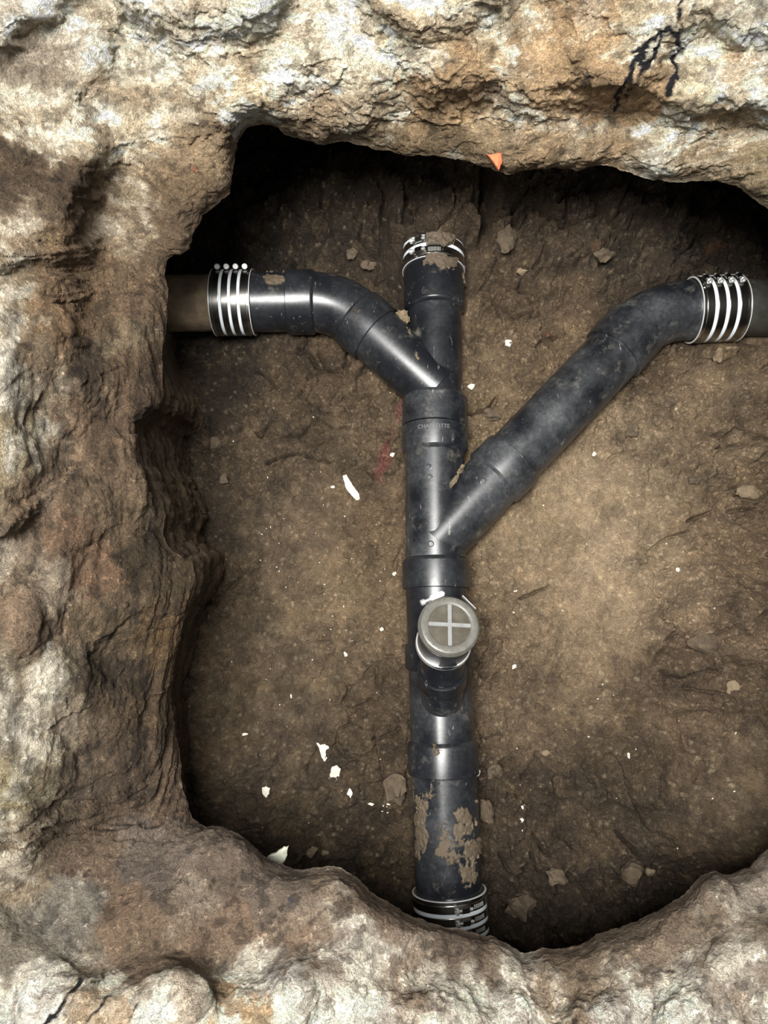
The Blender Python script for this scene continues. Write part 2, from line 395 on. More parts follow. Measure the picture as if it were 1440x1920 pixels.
WC = [(50,50,215,205,185),(200,60,212,202,178),(400,50,222,210,184),(600,60,218,203,174),(800,60,205,185,150),(950,40,195,180,150),(1080,60,165,135,95),(1100,120,160,130,90),
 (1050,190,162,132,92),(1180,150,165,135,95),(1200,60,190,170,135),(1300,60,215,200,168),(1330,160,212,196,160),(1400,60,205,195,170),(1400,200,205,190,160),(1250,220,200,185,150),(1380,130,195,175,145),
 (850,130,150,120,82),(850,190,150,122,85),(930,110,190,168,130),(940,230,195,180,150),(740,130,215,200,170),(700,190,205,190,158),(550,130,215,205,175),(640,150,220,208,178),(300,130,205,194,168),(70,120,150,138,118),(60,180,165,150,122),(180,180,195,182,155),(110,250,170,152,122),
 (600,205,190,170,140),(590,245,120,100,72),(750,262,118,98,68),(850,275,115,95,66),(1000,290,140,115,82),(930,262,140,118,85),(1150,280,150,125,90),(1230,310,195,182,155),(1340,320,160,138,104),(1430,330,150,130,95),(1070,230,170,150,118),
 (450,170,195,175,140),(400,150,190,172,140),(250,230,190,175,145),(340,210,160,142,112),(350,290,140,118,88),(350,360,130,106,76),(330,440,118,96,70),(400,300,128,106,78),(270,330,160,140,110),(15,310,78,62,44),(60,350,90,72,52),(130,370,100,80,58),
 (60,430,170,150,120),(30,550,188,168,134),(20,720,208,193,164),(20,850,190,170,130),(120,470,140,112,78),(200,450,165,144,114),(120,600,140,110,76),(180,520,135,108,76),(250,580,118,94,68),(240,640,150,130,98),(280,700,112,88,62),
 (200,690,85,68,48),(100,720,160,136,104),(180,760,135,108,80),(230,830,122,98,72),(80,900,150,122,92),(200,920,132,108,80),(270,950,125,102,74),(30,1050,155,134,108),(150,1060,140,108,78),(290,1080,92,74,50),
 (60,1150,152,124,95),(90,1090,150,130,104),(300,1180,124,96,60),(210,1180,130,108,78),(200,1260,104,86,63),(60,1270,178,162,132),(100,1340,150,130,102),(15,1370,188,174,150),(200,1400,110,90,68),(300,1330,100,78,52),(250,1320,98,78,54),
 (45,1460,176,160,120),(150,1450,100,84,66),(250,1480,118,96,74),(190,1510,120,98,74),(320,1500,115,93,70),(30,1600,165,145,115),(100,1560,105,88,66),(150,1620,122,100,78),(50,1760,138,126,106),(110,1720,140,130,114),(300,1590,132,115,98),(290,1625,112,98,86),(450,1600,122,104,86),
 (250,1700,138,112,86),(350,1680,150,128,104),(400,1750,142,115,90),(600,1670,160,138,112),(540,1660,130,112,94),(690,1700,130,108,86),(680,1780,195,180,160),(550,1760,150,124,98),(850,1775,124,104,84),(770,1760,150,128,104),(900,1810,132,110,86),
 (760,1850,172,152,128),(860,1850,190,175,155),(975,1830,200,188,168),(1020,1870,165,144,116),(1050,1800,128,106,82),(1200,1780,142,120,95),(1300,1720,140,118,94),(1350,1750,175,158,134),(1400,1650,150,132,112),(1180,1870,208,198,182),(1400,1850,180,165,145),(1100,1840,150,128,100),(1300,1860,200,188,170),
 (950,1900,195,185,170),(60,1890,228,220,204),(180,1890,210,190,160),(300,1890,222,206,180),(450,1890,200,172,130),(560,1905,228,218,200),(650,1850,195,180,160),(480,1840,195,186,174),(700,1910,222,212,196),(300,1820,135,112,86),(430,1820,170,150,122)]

cx, cy = 790.0, 1000.0
lip = np.array(LIP, float)
# closed Catmull-free resample of the lip by arc length
lp = np.vstack([lip, lip[:1]]); seg = np.hypot(np.diff(lp[:, 0]), np.diff(lp[:, 1])); s = np.r_[0, np.cumsum(seg)]
U = 2200
us = np.linspace(0, s[-1], U, endpoint=False)
lx = np.interp(us, s, lp[:, 0]); ly = np.interp(us, s, lp[:, 1]); lz = np.interp(us, s, lp[:, 2])
def smooth_c(a, n):
    k = np.hanning(n + 2)[1:-1]; k /= k.sum()
    return np.convolve(np.r_[a[-n:], a, a[:n]], k, 'same')[n:-n]
lx, ly, lz = smooth_c(lx, 9), smooth_c(ly, 9), smooth_c(lz, 41)
jit = np.stack([us * 0, lx, ly], -1)
lx = lx + fbm(jit, 1 / 28.0, 3, .55, 71) * 5; ly = ly + fbm(jit, 1 / 24.0, 3, .55, 83) * 5
# outward direction to a rectangle well outside the frame
dx, dy = lx - cx, ly - cy
tt = np.minimum(np.where(dx > 0, (1800 - cx) / np.maximum(dx, 1e-6), (-360 - cx) / np.minimum(dx, -1e-6)),
                np.where(dy > 0, (2280 - cy) / np.maximum(dy, 1e-6), (-360 - cy) / np.minimum(dy, -1e-6)))
ox, oy = cx + dx * tt, cy + dy * tt
for a in (ox, oy): a[:] = smooth_c(a, 61)
V = 300
vs = np.linspace(0, 1, V) ** 1.45
GX = lx[:, None] + (ox - lx)[:, None] * vs; GY = ly[:, None] + (oy - ly)[:, None] * vs
dlip = np.hypot(GX - lx[:, None], GY - ly[:, None])
GZ = nw(GX, GY, WZ, 48.0)
GZ = GZ + (lz[:, None] - GZ) * np.exp(-(dlip / 22.0) ** 1.3)
top = P(GX, GY, GZ)
# hidden underside: from the lip down and outward to below the soil
INSET = [(300,480,-60),(370,440,-90),(450,250,-150),(700,280,-130),(950,320,-110),(1200,335,-110),(1440,400,-120),(1560,900,-40),(1500,1500,-60),(1300,1660,-90),
 (1000,1790,-130),(800,1725,-130),(600,1620,-110),(400,1550,-60),(345,1480,10),(335,1350,35),(330,1200,45),(365,1080,60),(310,1000,90),(285,900,110),(265,820,120),(305,740,95),(305,640,30),(312,560,-30)]
ins = nw(lx, ly, INSET, 45.0)
du = np.hypot(dx, dy)
bx, by = lx - dx / du * ins, ly - dy / du * ins
bot = P(bx, by, np.full(U, -0.07)); l0 = top[:, 0]
W = 90
q = np.linspace(0, 1, W + 1)[1:]
prof = np.where(ins[:, None] > 0, q ** 0.8, q ** 0.55)
under = np.empty((U, W, 3))
under[..., 0] = l0[:, None, 0] + (bot[:, None, 0] - l0[:, None, 0]) * prof
under[..., 1] = l0[:, None, 1] + (bot[:, None, 1] - l0[:, None, 1]) * prof
under[..., 2] = l0[:, None, 2] + (bot[:, None, 2] - l0[:, None, 2]) * q
G = np.concatenate([under[:, ::-1], top], 1)           # U x (W+V) x 3
gu = np.gradient(np.concatenate([G[-2:], G, G[:2]]), axis=0)[2:-2]; gv = np.gradient(G, axis=1)
N = np.cross(gv, gu); N /= np.linalg.norm(N, axis=-1, keepdims=True) + 1e-12
cdir = CAM - G; N *= np.where((N[:, -V:] * cdir[:, -V:]).sum(-1).mean() < 0, -1, 1)
px_all, py_all = PX(G)
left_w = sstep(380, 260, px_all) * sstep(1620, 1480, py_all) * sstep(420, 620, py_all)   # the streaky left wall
warp = fbm(G, 5.0, 2, .5, 11)
aniso = G.copy(); aniso[..., 2] *= .9
aniso[..., 1] = aniso[..., 1] * (1 - .68 * left_w)
topw = sstep(420, 250, py_all)
aniso[..., 0] *= (1 - .45 * topw)
rock = fbm(aniso + warp[..., None] * .03, 9.0, 7, .60, 21)
ridge = fbm(aniso + warp[..., None] * .04, 13.0, 5, .55, 33, True)
# flaky ledges: terraces in a warped height
tz = (G[..., 2] + 0.35 * G[..., 1] + fbm(G, 7, 4, .5, 41) * .07) * 34
ledge = (tz - np.floor(tz)); ledge = ledge ** 5
mud = sstep(1560, 1640, py_all) * sstep(1870, 1800, py_all)       # smooth muddy ledge at the near side
amp = 1 - .45 * mud
topw = sstep(420, 250, py_all)
wv = fbm(G, 30, 3, .55, 43)
fa = G[..., 0] + .4 * G[..., 2] + wv * .010; fb_ = (G[..., 1] + .7 * G[..., 2]) * (1 - .45 * left_w) + warp * .02 + wv * .008
fac = facets(fa * (1 - .35 * topw), fb_ * 1.3, 13, 3) * (.010 - .004 * topw) + facets(fa, fb_ * 1.3, 32, 4) * .0052 + facets(fb_ * 1.2, fa, 75, 6) * .0032 + facets(fa * .7, fb_ * 1.4, 150, 8) * .0018
disp = rock * (.018 - .010 * topw) * amp + ridge * .006 * (1 - .7 * topw) * amp + fac * (.55 + .45 * topw) * (1 - .6 * mud) - ledge * .0025 * topw
# knobbly clods on the wall surface
f1, f2, cid = worley(G[..., 0] + warp * .02, G[..., 1] * (1 - .5 * left_w) + G[..., 2] * .6, 24, 5)
clm = sstep(.0, .25, fbm(G, 6, 3, .5, 55) + .05)
disp += (.5 - f1) * .008 * clm * amp
edge_keep = 1 - .9 * np.exp(-np.abs(np.concatenate([np.tile(-(1 - q)[::-1] * 0 - 30, (U, 1)), dlip], 1)) / 18.0)
disp = np.where(np.arange(W + V)[None] >= W, disp * edge_keep, disp * .9)
cu = np.clip(np.abs(np.arange(W + V)[None] - W) / 8.0, 0, 1)
disp = disp * (.3 + .7 * cu)
G = G + N * disp[..., None]
# colour of the stuff itself: pale concrete, tan stone, brown mud smears
wx = px_all + fbm(G, 16, 5, .6, 61) * 65; wy = py_all + fbm(G, 16, 5, .6, 67) * 65
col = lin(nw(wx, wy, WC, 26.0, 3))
crust = fbm(aniso, 22, 6, .62, 91)
br = lin((122, 96, 66)); wh = lin((242, 229, 203))
lum = col.mean(-1)
t1 = (sstep(-.03, .16, crust) * sstep(.16, .40, lum) * .85)[..., None]
t2 = (sstep(.10, .30, -crust) * .75 * sstep(.2, .3, lum))[..., None]
col = col * (1 - t1) + wh * t1; col = col * (1 - t2) + (br * .6 + col * .4) * t2
streak = fbm(np.stack([G[..., 0] * 60, G[..., 1] * 9, G[..., 2] * 20], -1), 1.0, 4, .6, 97)
k = (1 + .9 * streak * left_w)
band = fbm(np.stack([G[..., 0] * 16, G[..., 1] * 55, G[..., 2] * 55], -1), 1.0, 6, .66, 98)
k = k * (1 + .55 * band * (.35 + .65 * topw)); col = col * k[..., None]
tn = (sstep(.1, .3, fbm(aniso, 14, 6, .62, 120)) * .3 * topw)[..., None]; col = col * (1 - tn) + lin((176, 148, 108)) * tn
pits = sstep(.16, .30, fbm(G, 45, 3, .6, 99)); col = col * (1 - .45 * pits[..., None])
# under the lip: raw brown soil
und = (np.arange(W + V)[None] < W - 3) * np.ones((U, 1))
soilc = lin((112, 90, 62)) * (1 + .7 * fbm(G, 12, 5, .6, 101))[..., None]
col = np.where(und[..., None] > 0, soilc, col)
# black paint strokes and drips on the slab
ink = np.full(px_all.shape, 99.0)
jx = px_all + fbm(G, 60, 3, .6, 111) * 9; jy = py_all + fbm(G, 60, 3, .6, 113) * 9
for s_ in [[(1154,204,3),(1160,176,6),(1170,155,5),(1181,133,4),(1192,102,5),(1212,78,4),(1232,60,3),(1246,50,2)],
           [(1200,131,5),(1212,112,5),(1222,95,4),(1240,62,3)], [(1253,172,6),(1262,152,6),(1268,140,5),(1262,115,5),(1271,92,5),(1261,72,4),(1270,48,2),(1276,2,1.5)],
           [(1192,102,3),(1200,131,3)], [(1171,188,1),(1200,132,1.5)], [(1250,50,4),(1262,60,5)],
           [(148,1853,4),(131,1878,3),(117,1902,4),(92,1922,4)], [(222,1868,1),(193,1893,2.2),(164,1922,1.2)], [(266,1876,.8),(250,1900,.8)]]:
    ink = np.minimum(ink, polydist(jx, jy, s_) - .7)
im = sstep(1.2, -1.2, ink)[..., None]; im[:, :W] = 0
col = col * (1 - im) + np.array([.010, .010, .013]) * im
g2 = np.minimum(polydist(jx, jy, [(1098,132,4),(1104,142,6),(1098,160,5),(1108,164,3)]), polydist(jx, jy, [(545,1690,4),(548,1702,5)]))
gm = (sstep(2, -3, g2 + fbm(G, 90, 2, .5, 117) * 12) * .9)[..., None]; gm[:, :W] = 0
# smooth tan stone faces set in the pale concrete
pn = fbm(G, 20, 5, .6, 131)
tanmask = np.zeros(px_all.shape)
for (a, b, ra, rb, am) in [(1080,125,112,92,.9),(1190,150,50,60,.8),(850,165,75,48,.75),(930,190,60,40,.55),(70,120,75,45,.6),(1350,215,32,28,.7),(440,1893,60,30,.8),(190,1895,45,22,.6),(1385,140,35,60,.4)]:
    d_ = np.sqrt(((px_all - a) / ra) ** 2 + ((py_all - b) / rb) ** 2) + pn * 1.6
    m_ = sstep(1.05, .93, d_) * am; m_[:, :W] = 0; tanmask = np.maximum(tanmask, m_)
    c_ = lin((150, 136, 116) if a == 70 else (176, 144, 102))
    mm_ = (m_ * (1 - im[..., 0]))[..., None]; col = col * (1 - mm_) + c_ * (1 + .7 * fbm(G, 30, 4, .6, 133) + .4 * band)[..., None] * mm_
col = col * (1 - gm) + lin((84, 86, 96)) * gm
# whitish and red inclusions
for (a, b, r_, c_, am) in [(365,318,8,(190,95,60),.8),(1230,310,26,(215,208,192),.5),(850,298,26,(205,198,180),.6),(300,1195,24,(150,112,60),.6)]:
    d_ = np.hypot((jx - a), (jy - b) * 1.3); m_ = (sstep(r_, r_ * .5, d_) * am * .6)[..., None]; m_[:, :W] = 0
    col = col * (1 - m_) + lin(c_) * m_
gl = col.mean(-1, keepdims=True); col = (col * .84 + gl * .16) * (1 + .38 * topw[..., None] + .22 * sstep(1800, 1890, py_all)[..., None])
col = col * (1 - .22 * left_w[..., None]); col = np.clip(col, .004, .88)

def wall_piece(name, label, i0, i1):
    idx = np.arange(i0, i1 + 1) % U; n, m_ = len(idx), W + V
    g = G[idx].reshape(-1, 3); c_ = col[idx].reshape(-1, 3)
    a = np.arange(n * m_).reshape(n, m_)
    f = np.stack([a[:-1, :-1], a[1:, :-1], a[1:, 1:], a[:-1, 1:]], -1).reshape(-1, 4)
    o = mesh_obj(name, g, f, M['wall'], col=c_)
    tag(o, label, kind='structure'); return o
def u_at(x, y): return int(np.argmin((lx - x) ** 2 + (ly - y) ** 2))
uA, uB, uC, uD = u_at(360, 455), u_at(1490, 440), u_at(1490, 1550), u_at(386, 1551)
wall_piece('wall_back', 'rough pale broken concrete edge across the top of the hole', uA, uB)
wall_piece('wall_right', 'broken edge on the right side of the hole', uB, uC)
wall_piece('wall_front', 'brown muddy concrete ledge along the bottom of the hole', uC, uD)
wall_piece('wall_left', 'streaky brown and cream concrete wall on the left of the hole', uD, uA + U)

# ------------------------------------------------------------------ soil floor
FZ = [(720,900,0),(600,1000,0),(1000,1000,0),(1150,1050,0),(600,1250,0),(1050,1300,0),(550,1400,0),(1000,1450,.0),(1150,1450,.01),(600,800,.01),(900,650,.02),(1050,620,.02),(700,700,.015),
 (1000,330,.22),(1100,340,.22),(1000,420,.12),(1100,480,.07),(1000,520,.05),(900,370,.17),(815,380,.19),(815,405,.14),(815,440,.09),(870,470,.06),(760,460,.06),(700,350,.12),(600,340,.05),(500,350,-.02),
 (450,420,-.03),(650,450,.05),(560,430,0),(500,470,-.02),(340,520,-.03),(330,600,-.04),(420,470,-.03),(400,660,-.02),(480,680,.01),(560,660,.01),
 (1350,430,-.03),(1320,480,-.02),(1420,480,-.03),(1200,400,.13),(1220,500,.06),(1250,560,.02),(1400,670,.03),(1300,700,.02),(1250,330,.18),(1350,340,.1),
 (330,740,.05),(380,820,.04),(430,920,.03),(420,1010,.04),(400,1100,.05),(390,1250,.05),(385,1400,.05),(400,1480,.03),(470,1520,.0),(480,1150,0),(470,1300,0),
 (1400,800,.03),(1350,950,.02),(1420,1050,.06),(1420,1200,.10),(1330,1250,.05),(1350,1380,.08),(1420,1400,.18),(1330,1500,.10),(1420,1550,.24),(1250,1600,.05),(1220,1450,.03),
 (1150,1650,.03),(1050,1700,.0),(950,1650,-.01),(700,1600,-.03),(560,1560,-.03),(620,1500,-.01),(750,1700,-.03),(950,1760,-.04),(1550,700,.15),(1550,1200,.3),(1550,1500,.3),(815,1900,-.04),(1300,1800,.0),(500,1750,-.03),
 (150,700,.0),(150,1100,.1),(200,400,-.03),(500,200,-.03),(900,200,.25),(1300,200,.1)]
fzw = []
for a, b, z_ in FZ:
    p_ = P(a, b, z_); fzw.append((p_[0], p_[1], z_))
ROUGH = [(1000,380,1),(1150,450,1),(900,550,.9),(1050,560,.8),(700,480,1),(620,650,.8),(560,700,.8),(450,800,.8),(1300,750,.7),(1400,900,1),(1380,1150,.9),(1350,1250,1),(1000,700,.6),(900,780,.7),(500,850,.6),
 (640,740,.8),(550,1000,.12),(620,1200,.15),(500,1300,.2),(1050,1000,.08),(1150,1000,.1),(1000,1150,.1),(1250,1000,.4),(1100,1250,.15),(1000,1350,.3),(1100,1450,.5),(950,1500,.9),(1000,1600,1),(1150,1550,.8),(1200,1650,1),
 (930,1180,.9),(740,1450,.6),(740,1350,.6),(720,1550,.5),(550,1400,.3),(600,1550,.4),(1380,1450,.15),(1400,1550,.1),(380,1000,.5),(380,1300,.3),(740,1000,.5),(730,1150,.5),(1250,1400,.5),(380,700,.3)]
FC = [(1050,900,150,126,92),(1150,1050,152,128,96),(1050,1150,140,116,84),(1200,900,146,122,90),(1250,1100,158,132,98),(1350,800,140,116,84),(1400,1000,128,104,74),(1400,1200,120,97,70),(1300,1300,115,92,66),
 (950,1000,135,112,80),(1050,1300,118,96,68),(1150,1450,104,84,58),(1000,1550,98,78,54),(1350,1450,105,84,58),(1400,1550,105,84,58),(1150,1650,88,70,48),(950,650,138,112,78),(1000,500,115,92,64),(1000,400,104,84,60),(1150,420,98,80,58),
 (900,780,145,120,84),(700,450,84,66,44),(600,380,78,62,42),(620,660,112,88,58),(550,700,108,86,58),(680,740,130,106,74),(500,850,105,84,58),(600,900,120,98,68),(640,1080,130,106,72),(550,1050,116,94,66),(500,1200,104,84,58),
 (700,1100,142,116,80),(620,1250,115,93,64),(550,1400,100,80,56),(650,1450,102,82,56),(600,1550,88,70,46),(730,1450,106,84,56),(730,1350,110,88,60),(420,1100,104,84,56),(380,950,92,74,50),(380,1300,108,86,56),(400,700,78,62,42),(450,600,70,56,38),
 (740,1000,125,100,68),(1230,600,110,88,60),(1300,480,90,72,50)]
STEP = 0.0021
xs = np.arange(-0.88, 0.88, STEP); ys = np.arange(-0.84, 1.02, STEP)
X, Y = np.meshgrid(xs, ys, indexing='ij')
def floor_base(X, Y): return nw(X, Y, fzw, .055)
FB = floor_base(X, Y)
G3 = np.stack([X, Y, FB * .8], -1)
fpx, fpy = PX(np.stack([X, Y, FB], -1))
rg = nw(fpx, fpy, ROUGH, 60.0)
wq = fbm(G3, 8, 4, .55, 201); wq2 = fbm(G3, 8, 4, .55, 205)
FH = FB + fbm(G3, 3.5, 3, .5, 211) * .016
f1, f2, idr = worley(X + wq * .035, Y + wq2 * .035, 17, 7)
e_ = f2 - f1
patch = sstep(-.12, .18, fbm(G3, 6, 3, .5, 215) + (rg - .5) * .5)
fc1 = facets(X + wq * .035, Y + wq2 * .035, 17, 7); fc2 = facets(X + wq2 * .012, Y + wq * .012, 46, 17); fc3 = facets(X + wq2 * .006, Y + wq * .006, 100, 19)
FH += rg * (idr * .012 - .004 + fc1 * .022) * patch + fc2 * (.0006 + .012 * rg) + fc3 * (.0007 + .0055 * rg)
FH -= rg * .042 * np.exp(-(e_ / .075) ** 2) * sstep(.35, .8, idr + wq * 1.2) * patch    # cracks
g1, g2_, id2 = worley(X + wq2 * .02, Y + wq * .02, 52, 9)
FH += (.25 + rg * 1.2) * (.45 - g1) * .0095 * sstep(.35, .8, id2 + .3 * rg)
g1, g2_, id3 = worley(X, Y, 125, 13)
FH += (.3 + 1.4 * rg) * (.45 - g1) * .0045 * sstep(.45, .9, id3 + .2 * rg)
FH += fbm(G3, 22, 5, .58, 221) * (.0035 + .011 * rg) + fbm(G3, 10, 3, .5, 225, True) * .006 * rg
bk = sstep(620, 520, fpy) * sstep(860, 900, fpx) * sstep(1330, 1280, fpx)
c1, c2, cid_ = worley(X + wq * .05, Y * .8 + wq2 * .05, 11, 23)
FH -= bk * .045 * np.exp(-((c2 - c1) / (.035 + .06 * np.clip(wq + .3, 0, 1))) ** 2) * sstep(-.15, .15, wq2)
FH += bk * facets(X + wq * .05, Y * .8 + wq2 * .05, 11, 23) * .018
# long sloping smear marks on the clay sides
sm = sstep(1300, 1420, fpx) * sstep(1200, 1400, fpy)
FH += sm * fbm(np.stack([X * 30, Y * 5, X * 0], -1), 1.0, 4, .5, 231) * .012
# drawn cracks
for s_ in [[(925,330,3),(915,365,3),(905,380,1)],[(1083,320,2),(1075,350,3),(1050,375,2)],[(1190,330,2),(1205,375,2)],[(1060,400,2),(1090,390,1)],[(905,440,3),(925,425,2),(945,420,1)],
           [(975,1120,1.5),(1005,1105,1.5),(1030,1095,1)],[(1375,1230,1),(1395,1250,2),(1420,1248,1)],[(1340,840,1),(1400,835,2),(1440,832,1)],[(965,1700,7),(940,1725,9),(925,1745,6)],[(1180,1690,5),(1160,1700,6)],
           [(700,1385,2),(745,1365,3)],[(1410,470,2),(1440,490,1)],[(1065,365,2),(1100,345,3),(1120,350,2)],[(1120,370,3),(1135,395,2),(1100,410,2),(1060,415,3)],[(915,425,3),(918,470,3)],[(1112,430,2),(1115,455,2)],[(1000,490,2),(1020,465,2)],[(1060,480,3),(1085,470,2)],
   [(700,520,2),(740,560,3)],[(560,650,2),(600,690,3),(640,700,2)],[(480,690,2),(520,720,2)],[(930,560,2),(960,590,2),(1000,585,2)],[(880,780,2),(915,765,3),(930,740,2)],[(500,870,2),(560,850,2),(620,870,2)],[(1290,980,2),(1330,960,2)],[(1340,1190,2),(1390,1170,2)],[(1290,1290,2),(1350,1300,2)],[(1150,1560,2),(1190,1600,3)],[(1000,1560,2),(1030,1600,3)],[(930,1600,3),(960,1640,3)]]:
    d_ = polydist(fpx + wq * 14, fpy + wq2 * 14, s_); FH -= .030 * sstep(2.5, -1.5, d_)
# bed the pipes: keep soil from swallowing them, heap a little alongside
MAIN = [(813,430,.050),(813,508,.052),(815,585,.056),(816,748,.060),(815,850,.062),(817,1047,.064),(822,1207,.066),(829,1387,.070),(832,1450,.071),(843,1690,.076),(848,1760,.077),(858,1920,.080)]
def PT(a): return P(a[0], a[1], a[2])
ZL, ZR = .062, .066
pipes_path = [np.array([PT(a) for a in MAIN]), np.array([P(a, b, ZL) for a, b in [(200,567),(600,567),(640,570),(683,608),(815,728)]]),
              np.array([P(a, b, ZR) for a, b in [(817,1014),(924,899),(1190,618),(1226,583),(1300,582),(1700,574)]])]
bury_top = sstep(436, 412, fpy) * sstep(90, 55, np.abs(fpx - 814))
for pth in pipes_path:
    for a, b in zip(pth[:-1], pth[1:]):
        d_ = b - a; L2 = d_[0] ** 2 + d_[1] ** 2
        t = np.clip(((X - a[0]) * d_[0] + (Y - a[1]) * d_[1]) / L2, 0, 1)
        dist = np.hypot(X - a[0] - t * d_[0], Y - a[1] - t * d_[1]); zax = a[2] + t * d_[2]
        lim = zax - .030 + np.clip(dist - .060, 0, 1) * 1.1
        lim = lim + 9 * bury_top
        FH = np.where(dist < .11, np.minimum(FH, lim + fbm(G3[::1, ::1], 30, 2, .5, 233) * .004 if False else np.minimum(FH, lim)), FH)
        FH += .012 * np.exp(-((dist - .070) / .016) ** 2) * (1 - bury_top) * .35
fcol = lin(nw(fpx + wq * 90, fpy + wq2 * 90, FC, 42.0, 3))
tone = fbm(G3, 15, 6, .62, 241)
fcol = fcol * (1 + .6 * tone)[..., None]
tan = (sstep(.12, .28, fbm(G3, 20, 5, .6, 245)) * .22)[..., None]; fcol = fcol * (1 - tan) + lin((168, 138, 92)) * tan
gy = (sstep(.62, .9, id2) * .30 * sstep(.5, .3, rg))[..., None]; fcol = fcol * (1 - gy) + lin((150, 128, 94)) * gy
hi = (sstep(.9, 1.0, id3) * (g1 < .4) * .5)[..., None]; fcol = fcol * (1 - hi) + lin((190, 168, 128)) * hi
# red paint dust beside the pipe
rd = polydist(fpx + wq * 30, fpy + wq2 * 30, [(744,762,7),(742,800,9),(732,830,10),(716,850,7),(712,885,5),(722,900,2)])
rm = (sstep(6, -6, rd + 26 * tone + 3) * .75)[..., None]; fcol = fcol * (1 - rm) + lin((158, 84, 68)) * rm
for (a, b, r_, c_, am) in [(1345,465,16,(150,92,50),.5),(1105,470,14,(150,95,55),.5),(1050,625,10,(160,95,60),.6),(1400,922,26,(190,160,112),.6),(600,1160,12,(150,130,80),.4)]:
    d_ = np.hypot(fpx - a + wq * 30, (fpy - b) * 1.4); m_ = (sstep(r_, r_ * .4, d_) * am)[..., None]; fcol = fcol * (1 - m_) + lin(c_) * m_
gl = fcol.mean(-1, keepdims=True); fcol = fcol * .80 + gl * .20
damp_shade = nw(fpx, fpy, [(1150,950,1.06),(1100,1100,1.1),(1250,1050,1.1),(950,1000,1.02),(1000,1300,.92),(1350,1300,.85),(1350,800,.92),(1000,700,.9),(1000,580,.75),(1000,450,.72),(1000,380,.74),(1200,400,.70),(700,430,.65),(650,700,.72),(500,750,.66),
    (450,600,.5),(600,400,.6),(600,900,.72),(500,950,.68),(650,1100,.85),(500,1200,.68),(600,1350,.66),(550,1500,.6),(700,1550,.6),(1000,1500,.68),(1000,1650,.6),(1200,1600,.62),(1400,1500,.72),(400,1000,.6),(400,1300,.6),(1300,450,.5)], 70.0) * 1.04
fcol = fcol * damp_shade[..., None]  # damp upper soil, plus light falloff across the pit painted into the soil colour
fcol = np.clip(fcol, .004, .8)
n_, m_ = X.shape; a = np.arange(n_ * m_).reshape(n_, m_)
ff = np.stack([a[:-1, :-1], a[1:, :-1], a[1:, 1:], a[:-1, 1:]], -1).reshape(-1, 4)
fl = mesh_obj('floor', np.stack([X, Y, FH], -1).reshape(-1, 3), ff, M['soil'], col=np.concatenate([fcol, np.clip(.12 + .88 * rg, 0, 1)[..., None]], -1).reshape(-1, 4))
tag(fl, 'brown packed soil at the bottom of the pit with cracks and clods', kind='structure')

def ground(px, py):
    """world point on the soil seen at the pixel"""
    z = 0.0
    for _ in range(12):
        p = P(px, py, z)
        i = int(np.clip((p[0] - xs[0]) / STEP, 0, n_ - 1)); j = int(np.clip((p[1] - ys[0]) / STEP, 0, m_ - 1))
        z = .5 * z + .5 * float(FH[i, j])
    return P(px, py, z)

# ------------------------------------------------------------------ black drain pipe assembly
R = .0570; RH = .0628
DP = thing('drain_pipe', PT((820, 1100, .0)), 'black plastic drain pipe assembly branching left and right across the brown pit floor', 'drain pipe')
def hub(A, B, r=RH, lip_end=True, inner=R - .001):
    """socket collar with a rounded rim and a step"""
    d = B - A; L = np.linalg.norm(d)
    pr = [(0, inner), (0, r - .0015), (.0012, r), (L - .0085, r), (L - .0065, r - .0004), (L - .0035, r - .0035), (L, inner)]
    if not lip_end: pr = [(0, inner), (0, r - .0015), (.0012, r), (L - .0012, r), (L, r - .0015), (L, inner)]
    return lathe(A, d, pr)
def tube(A, B, r=R, seg=72): d = B - A; L = np.linalg.norm(d); return lathe(A, d, [(0, r - .002), (0, r), (L * .5, r), (L, r), (L, r - .002)], seg)
def part(name, vf_list, mat, parent, label=None):
    mb = MB()
    for vf in vf_list: mb.add(vf)
    o = mb.build(name, mat, parent)
    if label: o['label'] = label
    return o
def bolt_disc(c, n, r=.0042, h=.0008):
    return lathe(np.asarray(c) - np.asarray(n) * .002, n, [(0, r), (.002 + h, r), (.002 + h + .0003, r * .82), (.002 + h - .0002, r * .7), (.002 + h - .0002, 0.0001)], 24)

m = lambda a, b, z=None: P(a, b, z)
zi = lambda py: float(np.interp(py, [a[1] for a in MAIN], [a[2] for a in MAIN]))
ax_ = lambda px, py: P(px, py, zi(py))
# straight wye at the top: barrel, left branch, hubs
j1 = ax_(816, 728); br1 = P(697, 621, ZL)
wy1 = part('wye_fitting', [tube(ax_(815, 580), ax_(816, 750), .0525), tube(br1, j1 + (j1 - br1) * .05, R)], M['abs'], DP, 'upper black wye fitting joining the left branch')
part('hub_collar', [hub(ax_(813, 508), ax_(815, 587), .0600, inner=.050)], M['abs_clean'], wy1)
part('hub_collar', [hub(ax_(815, 801), ax_(816, 744), RH)], M['abs_dusty'], wy1)
# left elbow
def arc(A, Cn, B, n=18):
    t = np.linspace(0, 1, n)[:, None]
    return (1 - t) ** 2 * A + 2 * t * (1 - t) * (Cn * .94 + (A + B) * .03) + t ** 2 * B
ea = arc(P(588, 567, ZL), P(641, 566, ZL), P(686, 611, ZL))
el1 = part('elbow_fitting', [sweep(ea, [R + .001] * len(ea))], M['abs'], DP, 'black elbow fitting on the left branch')
part('hub_collar', [hub(P(541, 567, ZL), P(594, 567, ZL), .0628)], M['abs_clean'], el1)
part('hub_collar', [hub(P(705, 628, ZL), P(664, 592, ZL), .0622)], M['abs'], el1)
part('pipe_section', [tube(P(470, 567.5, ZL), P(545, 567, ZL), R)], M['abs_clean'], DP, 'short black pipe section between left elbow and banded coupling')
